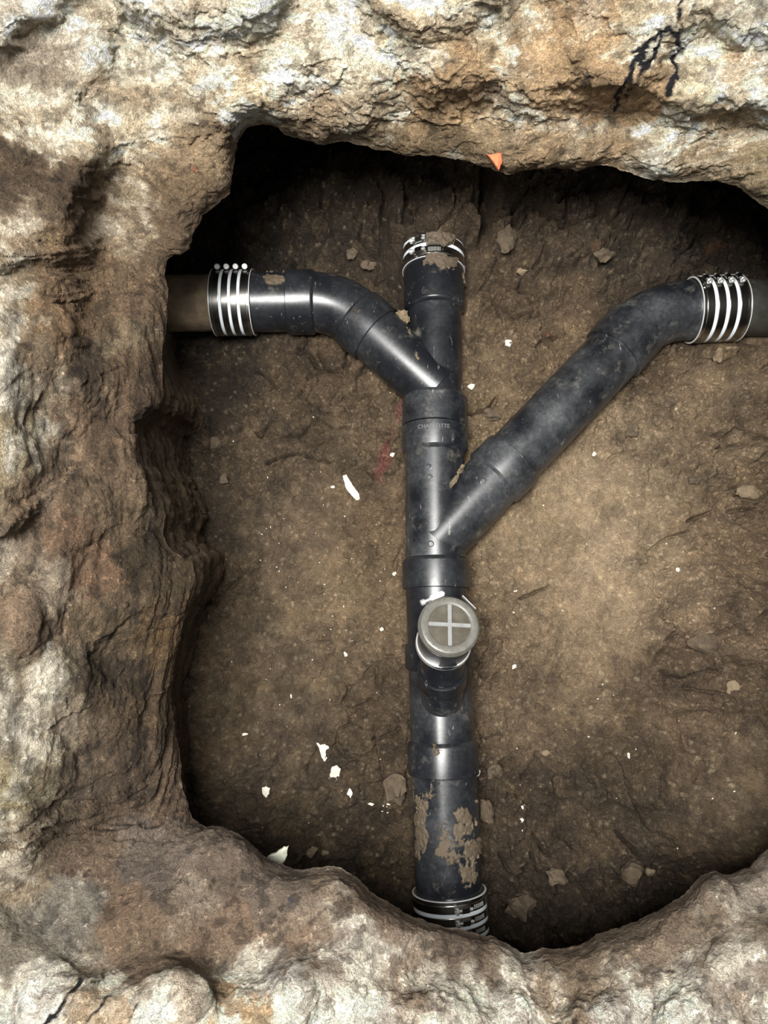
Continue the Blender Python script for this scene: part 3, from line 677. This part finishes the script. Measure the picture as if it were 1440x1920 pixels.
# second wye, branch to the right
j2 = ax_(817, 1014); b2 = P(926, 897, ZR)
wy2 = part('wye_fitting', [tube(ax_(815, 846), ax_(817, 1052), R - .001), tube(j2 - (b2 - j2) * .02, b2, R),
    lathe(P(912, 960, ZR + .012), P(935, 985, ZR + .012) - P(912, 960, ZR + .012), [(0, .013), (.012, .013), (.014, .011), (.014, .0001)], 32)][:2], M['abs_dusty'], DP, 'middle black wye fitting joining the right branch')
part('hub_collar', [hub(ax_(815, 802), ax_(815, 852), RH)], M['abs_dusty'], wy2)
part('hub_collar', [hub(ax_(818, 1104), ax_(817, 1046), RH)], M['abs'], wy2)
part('hub_collar', [hub(P(962, 861, ZR), P(922, 901, ZR), RH)], M['abs_dusty'], wy2)
up = np.array([0, 0, 1.0])
def on_top(px, py, r=R):   # a point on top of a pipe of radius r whose axis is near z .064
    zc = .064
    return P(px, py, zc + r)
for (a, b) in ((804, 887), (806, 906), (808, 1026)):
    c0 = P(a, b, .064 + R); axx = ax_(816, b); nrm = np.array([c0[0] - axx[0], 0, math.sqrt(max(1e-6, R ** 2 - (c0[0] - axx[0]) ** 2))]); nrm /= np.linalg.norm(nrm)
    part('mould_mark', [bolt_disc(axx + nrm * (R - .001), nrm, .0058, .0006)], M['abs_dusty'], wy2)
c0 = P(906, 902, ZR + R * .98); part('mould_mark', [bolt_disc(c0, up, .0058, .0004)], M['abs_dusty'], wy2)
# long pipe of the right branch and its elbow
part('pipe_section', [tube(P(955, 868, ZR), P(1158, 656, ZR), R)], M['abs_dusty'], DP, 'long dusty black pipe section running diagonally to the right elbow')
eb = arc(P(1182, 627, ZR), P(1232, 577, ZR), P(1303, 582, ZR))
el2 = part('elbow_fitting', [sweep(eb, [R + .001] * len(eb))], M['abs_dusty'], DP, 'black elbow fitting on the right branch')
part('hub_collar', [hub(P(1149, 665, ZR), P(1192, 616, ZR), RH, False)], M['abs_dusty'], el2)
# main run: short pipe, cleanout wye, lower pipe
part('pipe_section', [tube(ax_(818, 1098), ax_(823, 1212), R)], M['abs_clean'], DP, 'short black pipe section behind the round grey cap')
cz = zi(1340); J3 = P(829, 1338, cz)
C1 = P(843, 1172, .262); CB = P(835, 1186, .222); axc = (C1 - CB) / np.linalg.norm(C1 - CB)
C2 = C1 - axc * .019; C3 = P(831, 1208, .196)
bend = P(829, 1262, .158)
wy3 = part('wye_fitting', [tube(ax_(825, 1250), ax_(830, 1392), R), sweep(np.array([J3, J3 * .5 + bend * .5, bend]), [.036, .037, .0375], 56)], M['abs_muddy'], DP, 'lower black wye fitting with raised cleanout branch')
part('hub_collar', [hub(ax_(823, 1206), ax_(825, 1258), RH)], M['abs_clean'], wy3)
part('hub_collar', [hub(ax_(832, 1451), ax_(830, 1386), RH)], M['abs'], wy3)
db = (bend - J3) / np.linalg.norm(bend - J3)
hb = lathe(bend - db * .024, db, [(0, .037), (.003, .0405), (.0045, .0415), (.030, .0415), (.032, .040), (.032, .036)], 56)
part('branch_collar', [hb], M['abs_clean'], wy3)
nk = arc(bend + db * .004, (bend + db * .035) * .6 + (C3 - axc * .02) * .4, C2 - axc * .010, 12)
part('cleanout_neck', [sweep(nk, [.0375] * 12, 56), lathe(nk[6], nk[8] - nk[6], [(0, .0375), (.001, .0395), (.006, .0395), (.007, .0375)], 56)], M['abs_clean'], wy3)
part('pipe_section', [tube(ax_(832, 1446), ax_(843, 1692), R + .0005)], M['abs_muddy'], DP, 'mud smeared black pipe section running down to the bottom coupling')

# embossed lettering on the collar of the second wye
tcu = bpy.data.curves.new('lettering', 'FONT'); tcu.body = 'CHARLOTTE'; tcu.size = .0105; tcu.extrude = .0006; tcu.align_x = 'CENTER'
to = bpy.data.objects.new('lettering_tmp', tcu); C.objects.link(to)
bpy.context.view_layer.update()
tm = bpy.data.meshes.new_from_object(to.evaluated_get(bpy.context.evaluated_depsgraph_get()))
tv = np.array([v.co[:] for v in tm.vertices]); tf = [tuple(p.vertices) for p in tm.polygons]
bpy.data.objects.remove(to)
cA = ax_(815, 818)
th = (tv[:, 0] - .006) / RH
lv = np.stack([cA[0] + np.sin(th) * ((RH + .0005 + tv[:, 2])), cA[1] + tv[:, 1], cA[2] + np.cos(th) * ((RH + .0005 + tv[:, 2]))], -1)
M['letter'] = simple('dusty_lettering', (0.13, 0.13, 0.125), 0.6)
let = mesh_obj('lettering', lv, tf, M['letter'], wy2); let['label'] = 'raised lettering on the collar'

# mud stuck on pipes: a skin whose thickness falls below the plastic where there is none
def mud_skin(A, B, r, a0, a1, parent, thr, seed, thick=.0035, freq=26, label=None, nl=110, na=90, mat='mud'):
    d = B - A; L = np.linalg.norm(d); a, e1, e2 = frame(d)
    t = np.linspace(0, 1, nl)[:, None]; th = np.linspace(a0, a1, na)[None]
    ring = np.cos(th)[..., None] * e2 + np.sin(th)[..., None] * e1
    base = A + d * t[..., None] + ring * r
    n = fbm(base, freq, 5, .58, seed)
    win = np.minimum(np.minimum(t, 1 - t) * 5, 1) * np.minimum(np.minimum(th - a0, a1 - th) / (a1 - a0) * 5, 1)
    h = (n - thr) * .05 - (1 - win) * .016
    h = np.where(h > 0, np.minimum(h, thick) * (1 + .5 * fbm(base, 110, 3, .5, seed + 7)), np.maximum(h * 3, -.006))
    keep = h > -.0016
    v = (base + ring * h[..., None]).reshape(-1, 3)
    ii = np.arange(nl * na).reshape(nl, na)
    f = np.stack([ii[:-1, :-1], ii[:-1, 1:], ii[1:, 1:], ii[1:, :-1]], -1).reshape(-1, 4)
    kk = keep.reshape(-1); f = f[kk[f].any(1)]
    if not len(f): return None
    used = np.unique(f); remap = -np.ones(len(v), int); remap[used] = np.arange(len(used))
    o = mesh_obj('mud_patch', v[used], remap[f], M[mat], parent, sharp=None)
    o['label'] = label or 'brown mud stuck on the black plastic'
    return o
mud_skin(ax_(836, 1495), ax_(842, 1660), R, .05, 1.25, DP, -.06, 301, label='brown mud patch on the lower pipe section')
mud_skin(ax_(834, 1470), ax_(840, 1620), R, -1.35, -.55, DP, .03, 305, label='thin brown mud smear on the left flank of the lower pipe')
mud_skin(ax_(831, 1380), ax_(832, 1410), RH, -.9, .6, DP, .1, 309)
mud_skin(P(500, 567, ZL), P(543, 567, ZL), R, .05, 1.3, DP, .0, 313)
mud_skin(ax_(813, 503), ax_(814, 540), .060, -.4, 1.5, DP, -.04, 317)

# ------------------------------------------------------------------ banded couplings
def coupling(A, B, ang, label, r=.0622, nb=4, mud=None):
    d = B - A; L = np.linalg.norm(d); a, e1, e2 = frame(d)
    t = thing('pipe_coupling', (A + B) / 2 - np.array([0, 0, .06]), label, 'coupling', 'banded pipe couplings')
    pr = [(-.001, R), (-.001, r - .0008), (0, r + .0012), (.0016, r + .0012), (.0022, r)]
    pr += [(L - .0022, r), (L - .0016, r + .0012), (L, r + .0012), (L + .001, r - .0008), (L + .001, R)]
    part('metal_sleeve', [lathe(A, d, pr, 96)], M['shield'], t)
    for k0 in (0, L):
        part('sleeve_rim', [lathe(A + a * (k0 - .0011), d, [(0, r - .001), (0, r + .0014), (.0003, r + .0019), (.0012, r + .0019), (.0015, r + .0014), (.0015, r - .001)], 96)], M['rim'], t)
    pitch = (L - .006) / nb
    sw = pitch * .34
    for i in range(nb - 1):
        c = .003 + pitch * (i + 1)
        o = part('white_stripe', [lathe(A, d, [(c - sw / 2, r - .0002), (c - sw / 2 + .0006, r + .0009), (c + sw / 2 - .0006, r + .0009), (c + sw / 2, r - .0002)], 96)], M['stripe'], t)
        o['label'] = 'white stripe around the coupling'
    for i in range(nb):
        c = .003 + pitch * (i + .5); hw = pitch * .32
        bo = part('clamp_band', [lathe(A, d, [(c - hw, r), (c - hw, r + .0013), (c - hw + .0005, r + .0017), (c + hw - .0005, r + .0017), (c + hw, r + .0013), (c + hw, r)], 96)], M['band'], t)
        rad = math.cos(ang) * e2 + math.sin(ang) * e1; tan_ = -math.sin(ang) * e2 + math.cos(ang) * e1
        pc = A + a * c + rad * (r + .0050)
        part('screw_housing', [box(pc, a, tan_, rad, hw * 1.7, .017, .0062, .3)], M['band'], bo)
        hp = pc - tan_ * .0150 + rad * .0012
        part('screw', [lathe(hp + tan_ * .008, -tan_, [(0, .0022), (.006, .0022), (.006, .0052), (.0068, .0056), (.0105, .0056), (.0112, .0048), (.0112, .0020), (.0095, .0018), (.0095, .0001)], 20),
                       lathe(pc + tan_ * .007, tan_, [(0, .0026), (.006, .0026), (.0066, .0020), (.0066, .0001)], 16)], M['steel'], bo)
        # stamped slots next to the housing
        mb = MB()
        for s_ in range(9):
            an = ang + (.30 + s_ * .045); rr = math.cos(an) * e2 + math.sin(an) * e1; tr = -math.sin(an) * e2 + math.cos(an) * e1
            mb.add(box(A + a * c + rr * (r + .0018), a, tr, rr, hw * 1.1, .0012, .0006, .2))
        mb.build('band_ridges', M['steel'], bo)
    return t
cpl_l = coupling(P(404, 568, ZL), P(477, 567.5, ZL), math.radians(62), 'four-band steel coupling with white stripes joining the brown old pipe at left')
cpl_r = coupling(P(1295, 582, ZR), P(1381, 578, ZR), math.radians(38), 'four-band steel coupling with white stripes after the right-hand elbow')
cpl_t = coupling(P(813, 428, .046), ax_(813, 511), math.radians(-30), 'mud-covered steel coupling where the upper pipe enters the soil', r=.0605)
cpl_b = coupling(ax_(842, 1669), ax_(849, 1766), math.radians(18), 'steel coupling on the lowest pipe, partly hidden by the muddy ledge')
mud_skin(P(813, 416, .044), P(813, 497, .054), .0628, -.28, .70, cpl_t, -.22, 321, .006, 20, label='wet brown mud over the top of the coupling')

# old pipes the couplings lead to
def old_pipe(A, B, r, mat, label):
    d = B - A; L = np.linalg.norm(d); n = 24
    o = mesh_obj('old_pipe', *lathe(A, d, [(0, r - .008), (0, r)] + [(L * i / n, r) for i in range(1, n)] + [(L, r), (L, r - .008)], 72), mat, loc=A)
    return tag(o, label, 'pipe')
old_pipe(P(404, 568, ZL), P(60, 572, ZL), .0545, M['iron'], 'rusty brown old pipe running into the dark left side of the pit')
old_pipe(P(1376, 578, ZR), P(1720, 572, ZR), .0545, M['iron_dark'], 'dark greenish old pipe leaving the pit at the right edge')
old_pipe(ax_(848, 1762), P(862, 2050, .08), .0545, M['iron_dark'], 'dark old pipe passing under the muddy ledge at the bottom')
old_pipe(ax_(813, 444), P(812, 330, .04), .0545, M['iron_dark'], 'old pipe buried in the soil behind the upper coupling')

# ------------------------------------------------------------------ cleanout cap
rc = .0475
CP = thing('cleanout_cap', C2 - axc * .02, 'round grey cleanout cap with raised cross, strapped on the upright stub', 'pipe cap')
a_, e1_, e2_ = frame(axc, (0, 1, 0))
part('cap_body', [lathe(C2 - axc * .022, axc, [(0, .0385), (.0, .0425), (.002, .0435), (.008, .0435), (.010, .0420), (.020, .0420), (.022, .0455), (.024, rc + .0005), (.036, rc + .0005), (.0385, rc), (.040, rc - .002),
      ], 96)], M['cap'], CP)
top0 = C2 - axc * .022 + axc * .040
part('cap_lid', [lathe(top0 - axc * .001, axc, [(-.006, rc - .0005), (.0, rc - .0008), (.0022, rc - .0018), (.003, rc - .0035), (.003, rc * .735), (.0022, rc * .71), (.0005, rc * .69), (-.0010, rc * .4), (-.0018, .0001)], 96)], M['cap'], CP, 'worn grey lid')
M['cap_inner'] = simple('brownish_lid_plastic', (0.075, 0.066, 0.05), 0.22, 0.0, var=0.35, nscale=45, dirt=(0.68, (0.24, 0.19, 0.12)))
part('lid_panel', [lathe(top0 - axc * .0005, axc, [(0, rc * .70), (.0004, rc * .69), (.0002, rc * .4), (-.0004, .0001)], 96)], M['cap_inner'], CP, 'darker glossy recessed panel of the lid')
ct = top0 + axc * .0018
rot = math.radians(-3)
ux = e1_ * math.cos(rot) + e2_ * math.sin(rot); uy = -e1_ * math.sin(rot) + e2_ * math.cos(rot)
part('raised_cross', [box(ct, ux, uy, axc, rc * 1.42, .0064, .0046, .2), box(ct + axc * .0001, ux, uy, axc, .0064, rc * 1.42, .0046, .2)], M['cap_light'], CP, 'light grey raised cross')
mb = MB()
for k_ in range(26):
    an = k_ * 2 * math.pi / 26
    if 9 <= k_ <= 11: continue
    rr = math.cos(an) * e2_ + math.sin(an) * e1_; tr = -math.sin(an) * e2_ + math.cos(an) * e1_
    mb.add(box(top0 + axc * .0021 + rr * rc * .86, tr, rr, axc, .0028 + .0018 * (k_ % 3), .0042, .0007, .2))
mb.build('rim_relief', M['cap'], CP)
axn = (C2 - C3) / np.linalg.norm(C2 - C3)
part('rubber_skirt', [lathe(C3 - axn * .008, axn, [(0, .038), (0, .0425), (.002, .0436), (np.linalg.norm(C2 - C3) - .002, .0436)], 96)], M['rubber'], CP)
part('clamp_band', [lathe(C3 - axn * .003, axn, [(0, .0436), (.0, .0452), (.0006, .0460), (.0094, .0460), (.010, .0446), (.010, .0436)], 96)], M['steel'], CP, 'bright steel strap under the lid')
cb2 = part('clamp_band', [lathe(C2 + axc * .003, axc, [(0, rc), (.0, rc + .0010), (.0006, rc + .0014), (.0094, rc + .0014), (.010, rc + .001), (.010, rc)], 96)], M['cap'], CP)
an = math.radians(26); rr = math.cos(an) * e2_ + math.sin(an) * e1_
rr = (P(818, 1112, .25) - P(844, 1172, .25)); rr -= axc * (rr @ axc); rr /= np.linalg.norm(rr); tr = np.cross(axc, rr)
if tr[0] < 0: tr = -tr
pc = C2 + axc * .008 + rr * (rc + .0055)
hs = part('screw_housing', [box(pc + tr * .006, tr, rr, axc, .026, .0085, .011, .25)], M['rim'], cb2)
part('screw', [lathe(pc - tr * .004, -tr, [(0, .003), (.012, .003), (.012, .0052), (.018, .0052), (.019, .0045), (.019, .0001)], 18)], M['steel'], cb2)
q0 = C2 - axc * .012 + (P(860, 1240, .2) - P(831, 1193, .2)) * .86
tl = P(861, 1243, .2) - P(858, 1228, .2); tl /= np.linalg.norm(tl)
part('strap_tail', [box(P(858, 1235, .200), tl, axc, np.cross(tl, axc), .017, .008, .0012, .3)], M['steel'], CP, 'bright loose end of the strap')
tl2 = P(893, 1149, .236) - P(866, 1122, .236); tl2 /= np.linalg.norm(tl2)
rt = P(879, 1130, .236)
part('strap_tail', [box(rt, tl2, axc, np.cross(tl2, axc), .030, .008, .0010, .3)], M['steel'], CP, 'thin steel strap end at the upper right')

# ------------------------------------------------------------------ stones, chips and crumbs
def blob(c, a, b, h, rot, seed, sub=3, rough=.35, pts=None, freq=1.6):
    """angular stone: a perturbed, cut ball of half sizes a, b, h"""
    bm = bmesh.new(); bmesh.ops.create_icosphere(bm, subdivisions=sub, radius=1)
    v = np.array([q.co[:] for q in bm.verts]); f = [tuple(q.index for q in g.verts) for g in bm.faces]; bm.free()
    rs = np.random.RandomState(seed)
    for _ in range(9):
        n = rs.normal(size=3); n /= np.linalg.norm(n); d = rs.uniform(.55, .85)
        over = np.maximum(v @ n - d, 0); v = v - over[:, None] * n
    v = v * (1 + rough * fbm(v + seed * 3.1, freq, 3, .5, seed))[:, None]
    v = v * [a, b, h]
    c_, s_ = math.cos(rot), math.sin(rot)
    v = np.stack([v[:, 0] * c_ - v[:, 1] * s_, v[:, 0] * s_ + v[:, 1] * c_, v[:, 2]], -1)
    return np.asarray(c) + v, f
def stone(name, px, py, wpx, hpx, deg, mat, label, cat, seed, flat=.35, group=None, sub=3, rough=.35, sink=.3):
    g = ground(px, py); a, b = wpx * .5e-3 * 1.02, hpx * .5e-3 * 1.02; h = max(min(a, b) * flat * 1.6, .0012)
    c = g + np.array([0, 0, h * (1 - sink)])
    v, f = blob(c, a, b, h, math.radians(deg), seed, sub, rough)
    o = mesh_obj(name, v, f, M[mat], loc=g, sharp=28); return tag(o, label, cat, group)
def flake(name, px, py, outline, mat, label, cat, tilt=(0, 0), thick=.0022, z=None, seed=0):
    """thin angular chip from an outline given in millimetres around its centre"""
    g = ground(px, py) if z is None else P(px, py, z)
    n = len(outline); pts = []
    for (x0, y0), (x1, y1) in zip(outline, outline[1:] + outline[:1]):
        for t in (0, .33, .66): pts.append((x0 + (x1 - x0) * t, y0 + (y1 - y0) * t))
    pts = np.array(pts) * 1e-3 * (1.0 if z is None else (1.45 - z) / 1.45); k_ = len(pts)
    rs = np.random.RandomState(seed); pts += rs.normal(0, .0005, pts.shape)
    top_ = np.c_[pts * .93, np.full(k_, thick)]; bot_ = np.c_[pts, np.zeros(k_)]; mid = np.c_[pts, np.full(k_, thick * .6)]; inn = np.c_[pts * .5, np.full(k_, thick * 1.35) + rs.normal(0, .0004, k_)]
    v = np.r_[bot_, mid, top_, inn]
    f = [(i + l * k_, (i + 1) % k_ + l * k_, (i + 1) % k_ + (l + 1) * k_, i + (l + 1) * k_) for l in range(3) for i in range(k_)]
    f += [tuple(range(3 * k_, 4 * k_)), tuple(range(k_ - 1, -1, -1))]
    mt = Matrix.Rotation(tilt[0], 3, 'X') @ Matrix.Rotation(tilt[1], 3, 'Y')
    v = v @ np.array(mt).T + g + np.array([0, 0, .0015])
    o = mesh_obj(name, v, f, M[mat], loc=g, sharp=25); return tag(o, label, cat)

flake('plaster_shard', 656, 915, [(-15,24),(-8,27),(0,15),(8,2),(18,-12),(21,-25),(12,-24),(6,-18),(-2,-10),(-9,2)], 'chip', 'long white plaster shard lying on the soil between the two left branches', 'plaster chip', (.1, .1), seed=1)
flake('plaster_chip', 606, 1410, [(-13,17),(-2,16),(8,18),(12,4),(9,-8),(4,-18),(-3,-10),(-6,2)], 'chip', 'upper of the two large pale plaster chips near the pit bottom', 'plaster chip', (0, .15), seed=2)
flake('plaster_chip', 628, 1448, [(-6,11),(4,14),(11,6),(8,-6),(4,-13),(-3,-9),(-11,-10),(-8,0)], 'chip', 'lower of the two large pale plaster chips, jagged at its tip', 'plaster chip', (.12, 0), seed=3)
flake('plaster_chip', 499, 1484, [(-8,7),(0,10),(8,6),(6,-4),(0,-11),(-6,-4)], 'grit', 'rounded teardrop white plaster chip left of the two large ones', 'plaster chip', seed=4)
flake('plaster_chip', 656, 1487, [(-1,10),(6,1),(2,-9),(-2,-4),(-6,-1)], 'grit', 'small arrow-shaped white plaster chip below the large jagged one', 'plaster chip', seed=5)
flake('plaster_chip', 695, 1508, [(-6,2),(1,4),(7,0),(1,-3)], 'grit', 'tiny flat oval white chip beside the crumbled white spot', 'plaster chip', seed=6)
flake('paint_flake', 524, 1600, [(-24,-8),(-18,0),(-7,3),(2,10),(12,14),(18,15),(15,2),(10,-12),(4,-24),(-16,-22)], 'flake', 'large pale green-grey flake poking out above the muddy ledge', 'flake', (.25, .1), .003, z=.36, seed=7)
flake('plaster_chip', 953, 640, [(-5,12),(4,10),(7,0),(3,-12),(-6,-9),(-8,2)], 'chip', 'pale chip on the dark soil between the upper pipe and the right elbow', 'plaster chip', (.2, 0), seed=8)
stone('pebble', 883, 724, 18, 16, 20, 'chip', 'round cream pebble just right of the upper wye fitting', 'pebble', 11)
stone('pebble', 897, 1450, 8, 15, -20, 'grit', 'upright white pebble touching the right side of the lowest collar', 'pebble', 12)
stone('pebble', 1178, 1416, 6, 13, 15, 'grit', 'thin white pebble standing alone on dark soil at lower right', 'pebble', 13)
stone('pebble', 1024, 1411, 20, 12, 10, 'tanstone', 'flat tan pebble with a ragged edge left of the thin white one', 'pebble', 14)
stone('pebble', 980, 1512, 9, 12, -15, 'grit', 'small white pebble beside the mud smeared lower pipe', 'pebble', 15)
stone('pebble', 978, 1537, 9, 10, 30, 'chip', 'small beige pebble directly below the white one near the lower pipe', 'pebble', 16)
stone('pebble', 736, 853, 11, 9, 0, 'chip', 'cream pebble on the red dusted soil left of the pipe', 'pebble', 17)
stone('pebble', 624, 913, 9, 6, 0, 'grit', 'small white pebble at the left end of the long plaster shard', 'pebble', 18)
stone('pebble', 459, 1377, 12, 5, 5, 'grit', 'short white rod-like pebble near the left wall', 'pebble', 19)
stone('pebble', 648, 1227, 7, 11, 25, 'grit', 'oval white pebble on the smooth soil left of the grey cap', 'pebble', 20)
stone('pebble', 740, 1076, 9, 9, 45, 'grit', 'angular white pebble left of the middle collar', 'pebble', 21)
stone('pebble', 716, 1180, 8, 8, 10, 'chip', 'square yellowish pebble just left of the pipe behind the grey cap', 'pebble', 22)
stone('pebble', 1114, 852, 8, 12, -5, 'grit', 'white pebble below the long diagonal pipe', 'pebble', 23)
stone('pebble', 1271, 1068, 9, 9, 0, 'grit', 'white pebble on the pale soil at centre right', 'pebble', 24)
stone('pebble', 964, 1250, 11, 8, 30, 'grit', 'split white pebble right of the cleanout branch', 'pebble', 25)
stone('pebble', 966, 1107, 9, 7, 0, 'grit', 'white pebble at the end of the thin crack right of the middle collar', 'pebble', 26)
stone('pebble', 546, 1304, 5, 11, 0, 'grit', 'pair-shaped white pebble on the soil at left centre', 'pebble', 27)
stone('pebble', 1125, 1262, 18, 20, 0, 'tanstone', 'crumbly yellowish pebble on the soil right of the cleanout branch', 'pebble', 28)
stone('stone', 1312, 1207, 56, 36, 12, 'clod', 'smooth brown stone half sunk in the soil at the right', 'stone', 31, flat=.5)
stone('stone', 1404, 924, 50, 26, -8, 'tanstone', 'tan flat stone at the right edge of the pit floor', 'stone', 32, flat=.4)
stone('stone', 1375, 1290, 40, 30, 0, 'tanstone', 'tan stone below the smooth brown stone at the right', 'stone', 33, flat=.35)
stone('stone', 585, 1596, 24, 18, 30, 'tanstone', 'brown stone in shadow right of the large pale flake', 'stone', 34, flat=.6)
stone('stone', 611, 1597, 16, 14, 0, 'tanstone', 'small brown stone in shadow next to a bigger one near the ledge', 'stone', 35, flat=.6)
stone('stone', 1215, 1630, 18, 18, 0, 'tanstone', 'small tan stone in the shadow above the muddy ledge at right', 'stone', 36, flat=.7)
stone('stone', 1180, 1633, 44, 40, 20, 'clod', 'dark rounded stone in the shadow at lower right', 'stone', 37, flat=.6)
stone('stone', 405, 833, 32, 28, 0, 'clod', 'grey-brown stone at the foot of the left wall', 'stone', 38, flat=.5)
stone('stone', 1345, 668, 22, 30, -20, 'tanstone', 'yellow-brown stone under the right-hand coupling', 'stone', 39, flat=.5)
stone('stone', 978, 510, 22, 16, 0, 'tanstone', 'tan stone in the dark soil above the right branch', 'stone', 40, flat=.5)
rs = random.Random(8)
clods = [(742,1475,46,60,'big round dirt clod against the left side of the lower pipe'),(975,1690,60,55,'largest dirt clod in the shadow at the pit bottom'),(925,1445,26,30,'dirt clod beside the lowest collar'),(908,1520,26,44,'tall dirt clod against the right side of the lower pipe'),
 (1040,1640,40,30,'dirt clod above the shadowed crack at lower right'),(630,1455,0,0,''),(1255,760,30,22,'dirt clod below the right-hand coupling'),(1180,815,40,28,'flat dirt clod below the diagonal pipe'),(925,780,34,28,'dirt clod in the angle between the main pipe and the right branch'),
 (690,500,36,26,'dirt clod in the dark soil between the left elbow and upper coupling'),(660,480,26,22,'smaller dirt clod in the dark soil above the left elbow'),(945,455,38,50,'pale upright dirt clod right of the upper coupling'),(1130,480,36,30,'dirt clod in the soil high above the right branch'),(1030,720,28,20,'dirt clod touching the diagonal pipe from above'),
 (420,900,24,20,'dirt clod on the slope below the left wall'),(1190,710,24,20,'dirt clod tucked under the collar of the right elbow'),(1300,900,26,22,'dirt clod on the pale soil near the right edge'),(760,1440,0,0,'')]
for i, (a, b, w_, h_, lb) in enumerate(clods):
    if w_: stone('dirt_clod', a, b, w_, h_, rs.uniform(-40, 40), 'clod', lb, 'dirt clod', 60 + i, flat=.55, rough=.6)
# dried mud packed in the angles between the pipes
def packed(px, py, z, w_, h_, deg, label, seed):
    c = P(px, py, z); v, f = blob(c, w_ * .5e-3, h_ * .5e-3, .012, math.radians(deg), seed, 3, .7, freq=3.0)
    tag(mesh_obj('dirt_clod', v, f, M['packed'], loc=c, sharp=30), label, 'dirt clod')
M['packed'] = simple('dried_mud', (0.17, 0.13, 0.078), 0.9, 0.0, var=0.45, nscale=120, bmp=0.9, bdist=0.003)
packed(755, 598, .085, 26, 34, 15, 'dried mud lump wedged between the upper pipe and left branch', 91)
packed(769, 637, .100, 12, 46, 16, 'thin strip of dried mud below the wedged lump in the upper fork', 92)
packed(784, 674, .110, 8, 34, 18, 'narrow mud sliver at the bottom of the upper fork', 93)
packed(862, 882, .095, 12, 26, -35, 'small dried mud piece at the mouth of the lower fork', 94)
packed(847, 908, .106, 10, 46, -33, 'strip of dried mud along the lower fork of the pipes', 95)
# tiny white crumbs, one object each
def crumb_ok(x, y):
    if any(abs(x - float(np.interp(y, [430, 1000, 1760], [815, 817, 848]))) < 78 for _ in (0,)): return False
    if 845 < x < 1260 and abs((y - 1014) + (x - 817) * 1.06) < 110: return False
    if y < 660 and x < 840: return False
    return True
base_mesh = None; k_ = 0
while k_ < 130:
    x = rs.uniform(430, 1400); y = rs.uniform(700, 1600)
    if rs.random() < .45: x, y = rs.gauss(640, 90), rs.gauss(1090, 140)
    if not (430 < x < 1400 and 640 < y < 1590) or not crumb_ok(x, y): continue
    g = ground(x, y); sz = rs.choice([1.0, 1.1, 1.3, 1.6, 2.1]) * 1e-3
    if base_mesh is None:
        v, f = blob((0, 0, 0), .001, .001, .0008, 0, 5, 2, .4)
        bo = mesh_obj('white_crumb', v, f, M['grit'], sharp=30); base_mesh = bo
    else:
        bo = base_mesh.copy(); C.objects.link(bo)
    bo.location = (g[0], g[1], g[2] + sz * .3); s_ = sz * 1000; bo.scale = (s_, s_ * rs.uniform(.6, 1), s_ * .8); bo.rotation_euler = (0, 0, rs.uniform(0, 6))
    wh_ = ('left of the main pipe above cap level' if y < 1240 else 'left of the main pipe below cap level') if x < 820 else ('right of the main pipe above cap level' if y < 1240 else 'right of the main pipe below cap level')
    tag(bo, 'tiny white crumb on the soil ' + wh_, 'crumb', 'tiny white crumbs on the soil ' + wh_); k_ += 1
# crumbled white spot
for i in range(7):
    x, y = 722 + rs.uniform(-9, 9), 1515 + rs.uniform(-9, 9); g = ground(x, y)
    bo = base_mesh.copy(); C.objects.link(bo); bo.location = (g[0], g[1], g[2] + .001); s_ = rs.uniform(1.5, 2.6); bo.scale = (s_, s_, s_)
    tag(bo, 'white crumb in the crumbled cluster left of the muddy lower pipe', 'crumb', 'crumbled white cluster')
# orange brick piece wedged under the slab edge
flake('brick_fragment', 928, 306, [(-19,15),(4,18),(14,17),(15,-2),(9,-18),(-2,-6)], 'brick', 'orange brick fragment wedged in the lower edge of the broken slab', 'brick fragment', (.5, -.15), .010, z=.415, seed=44)
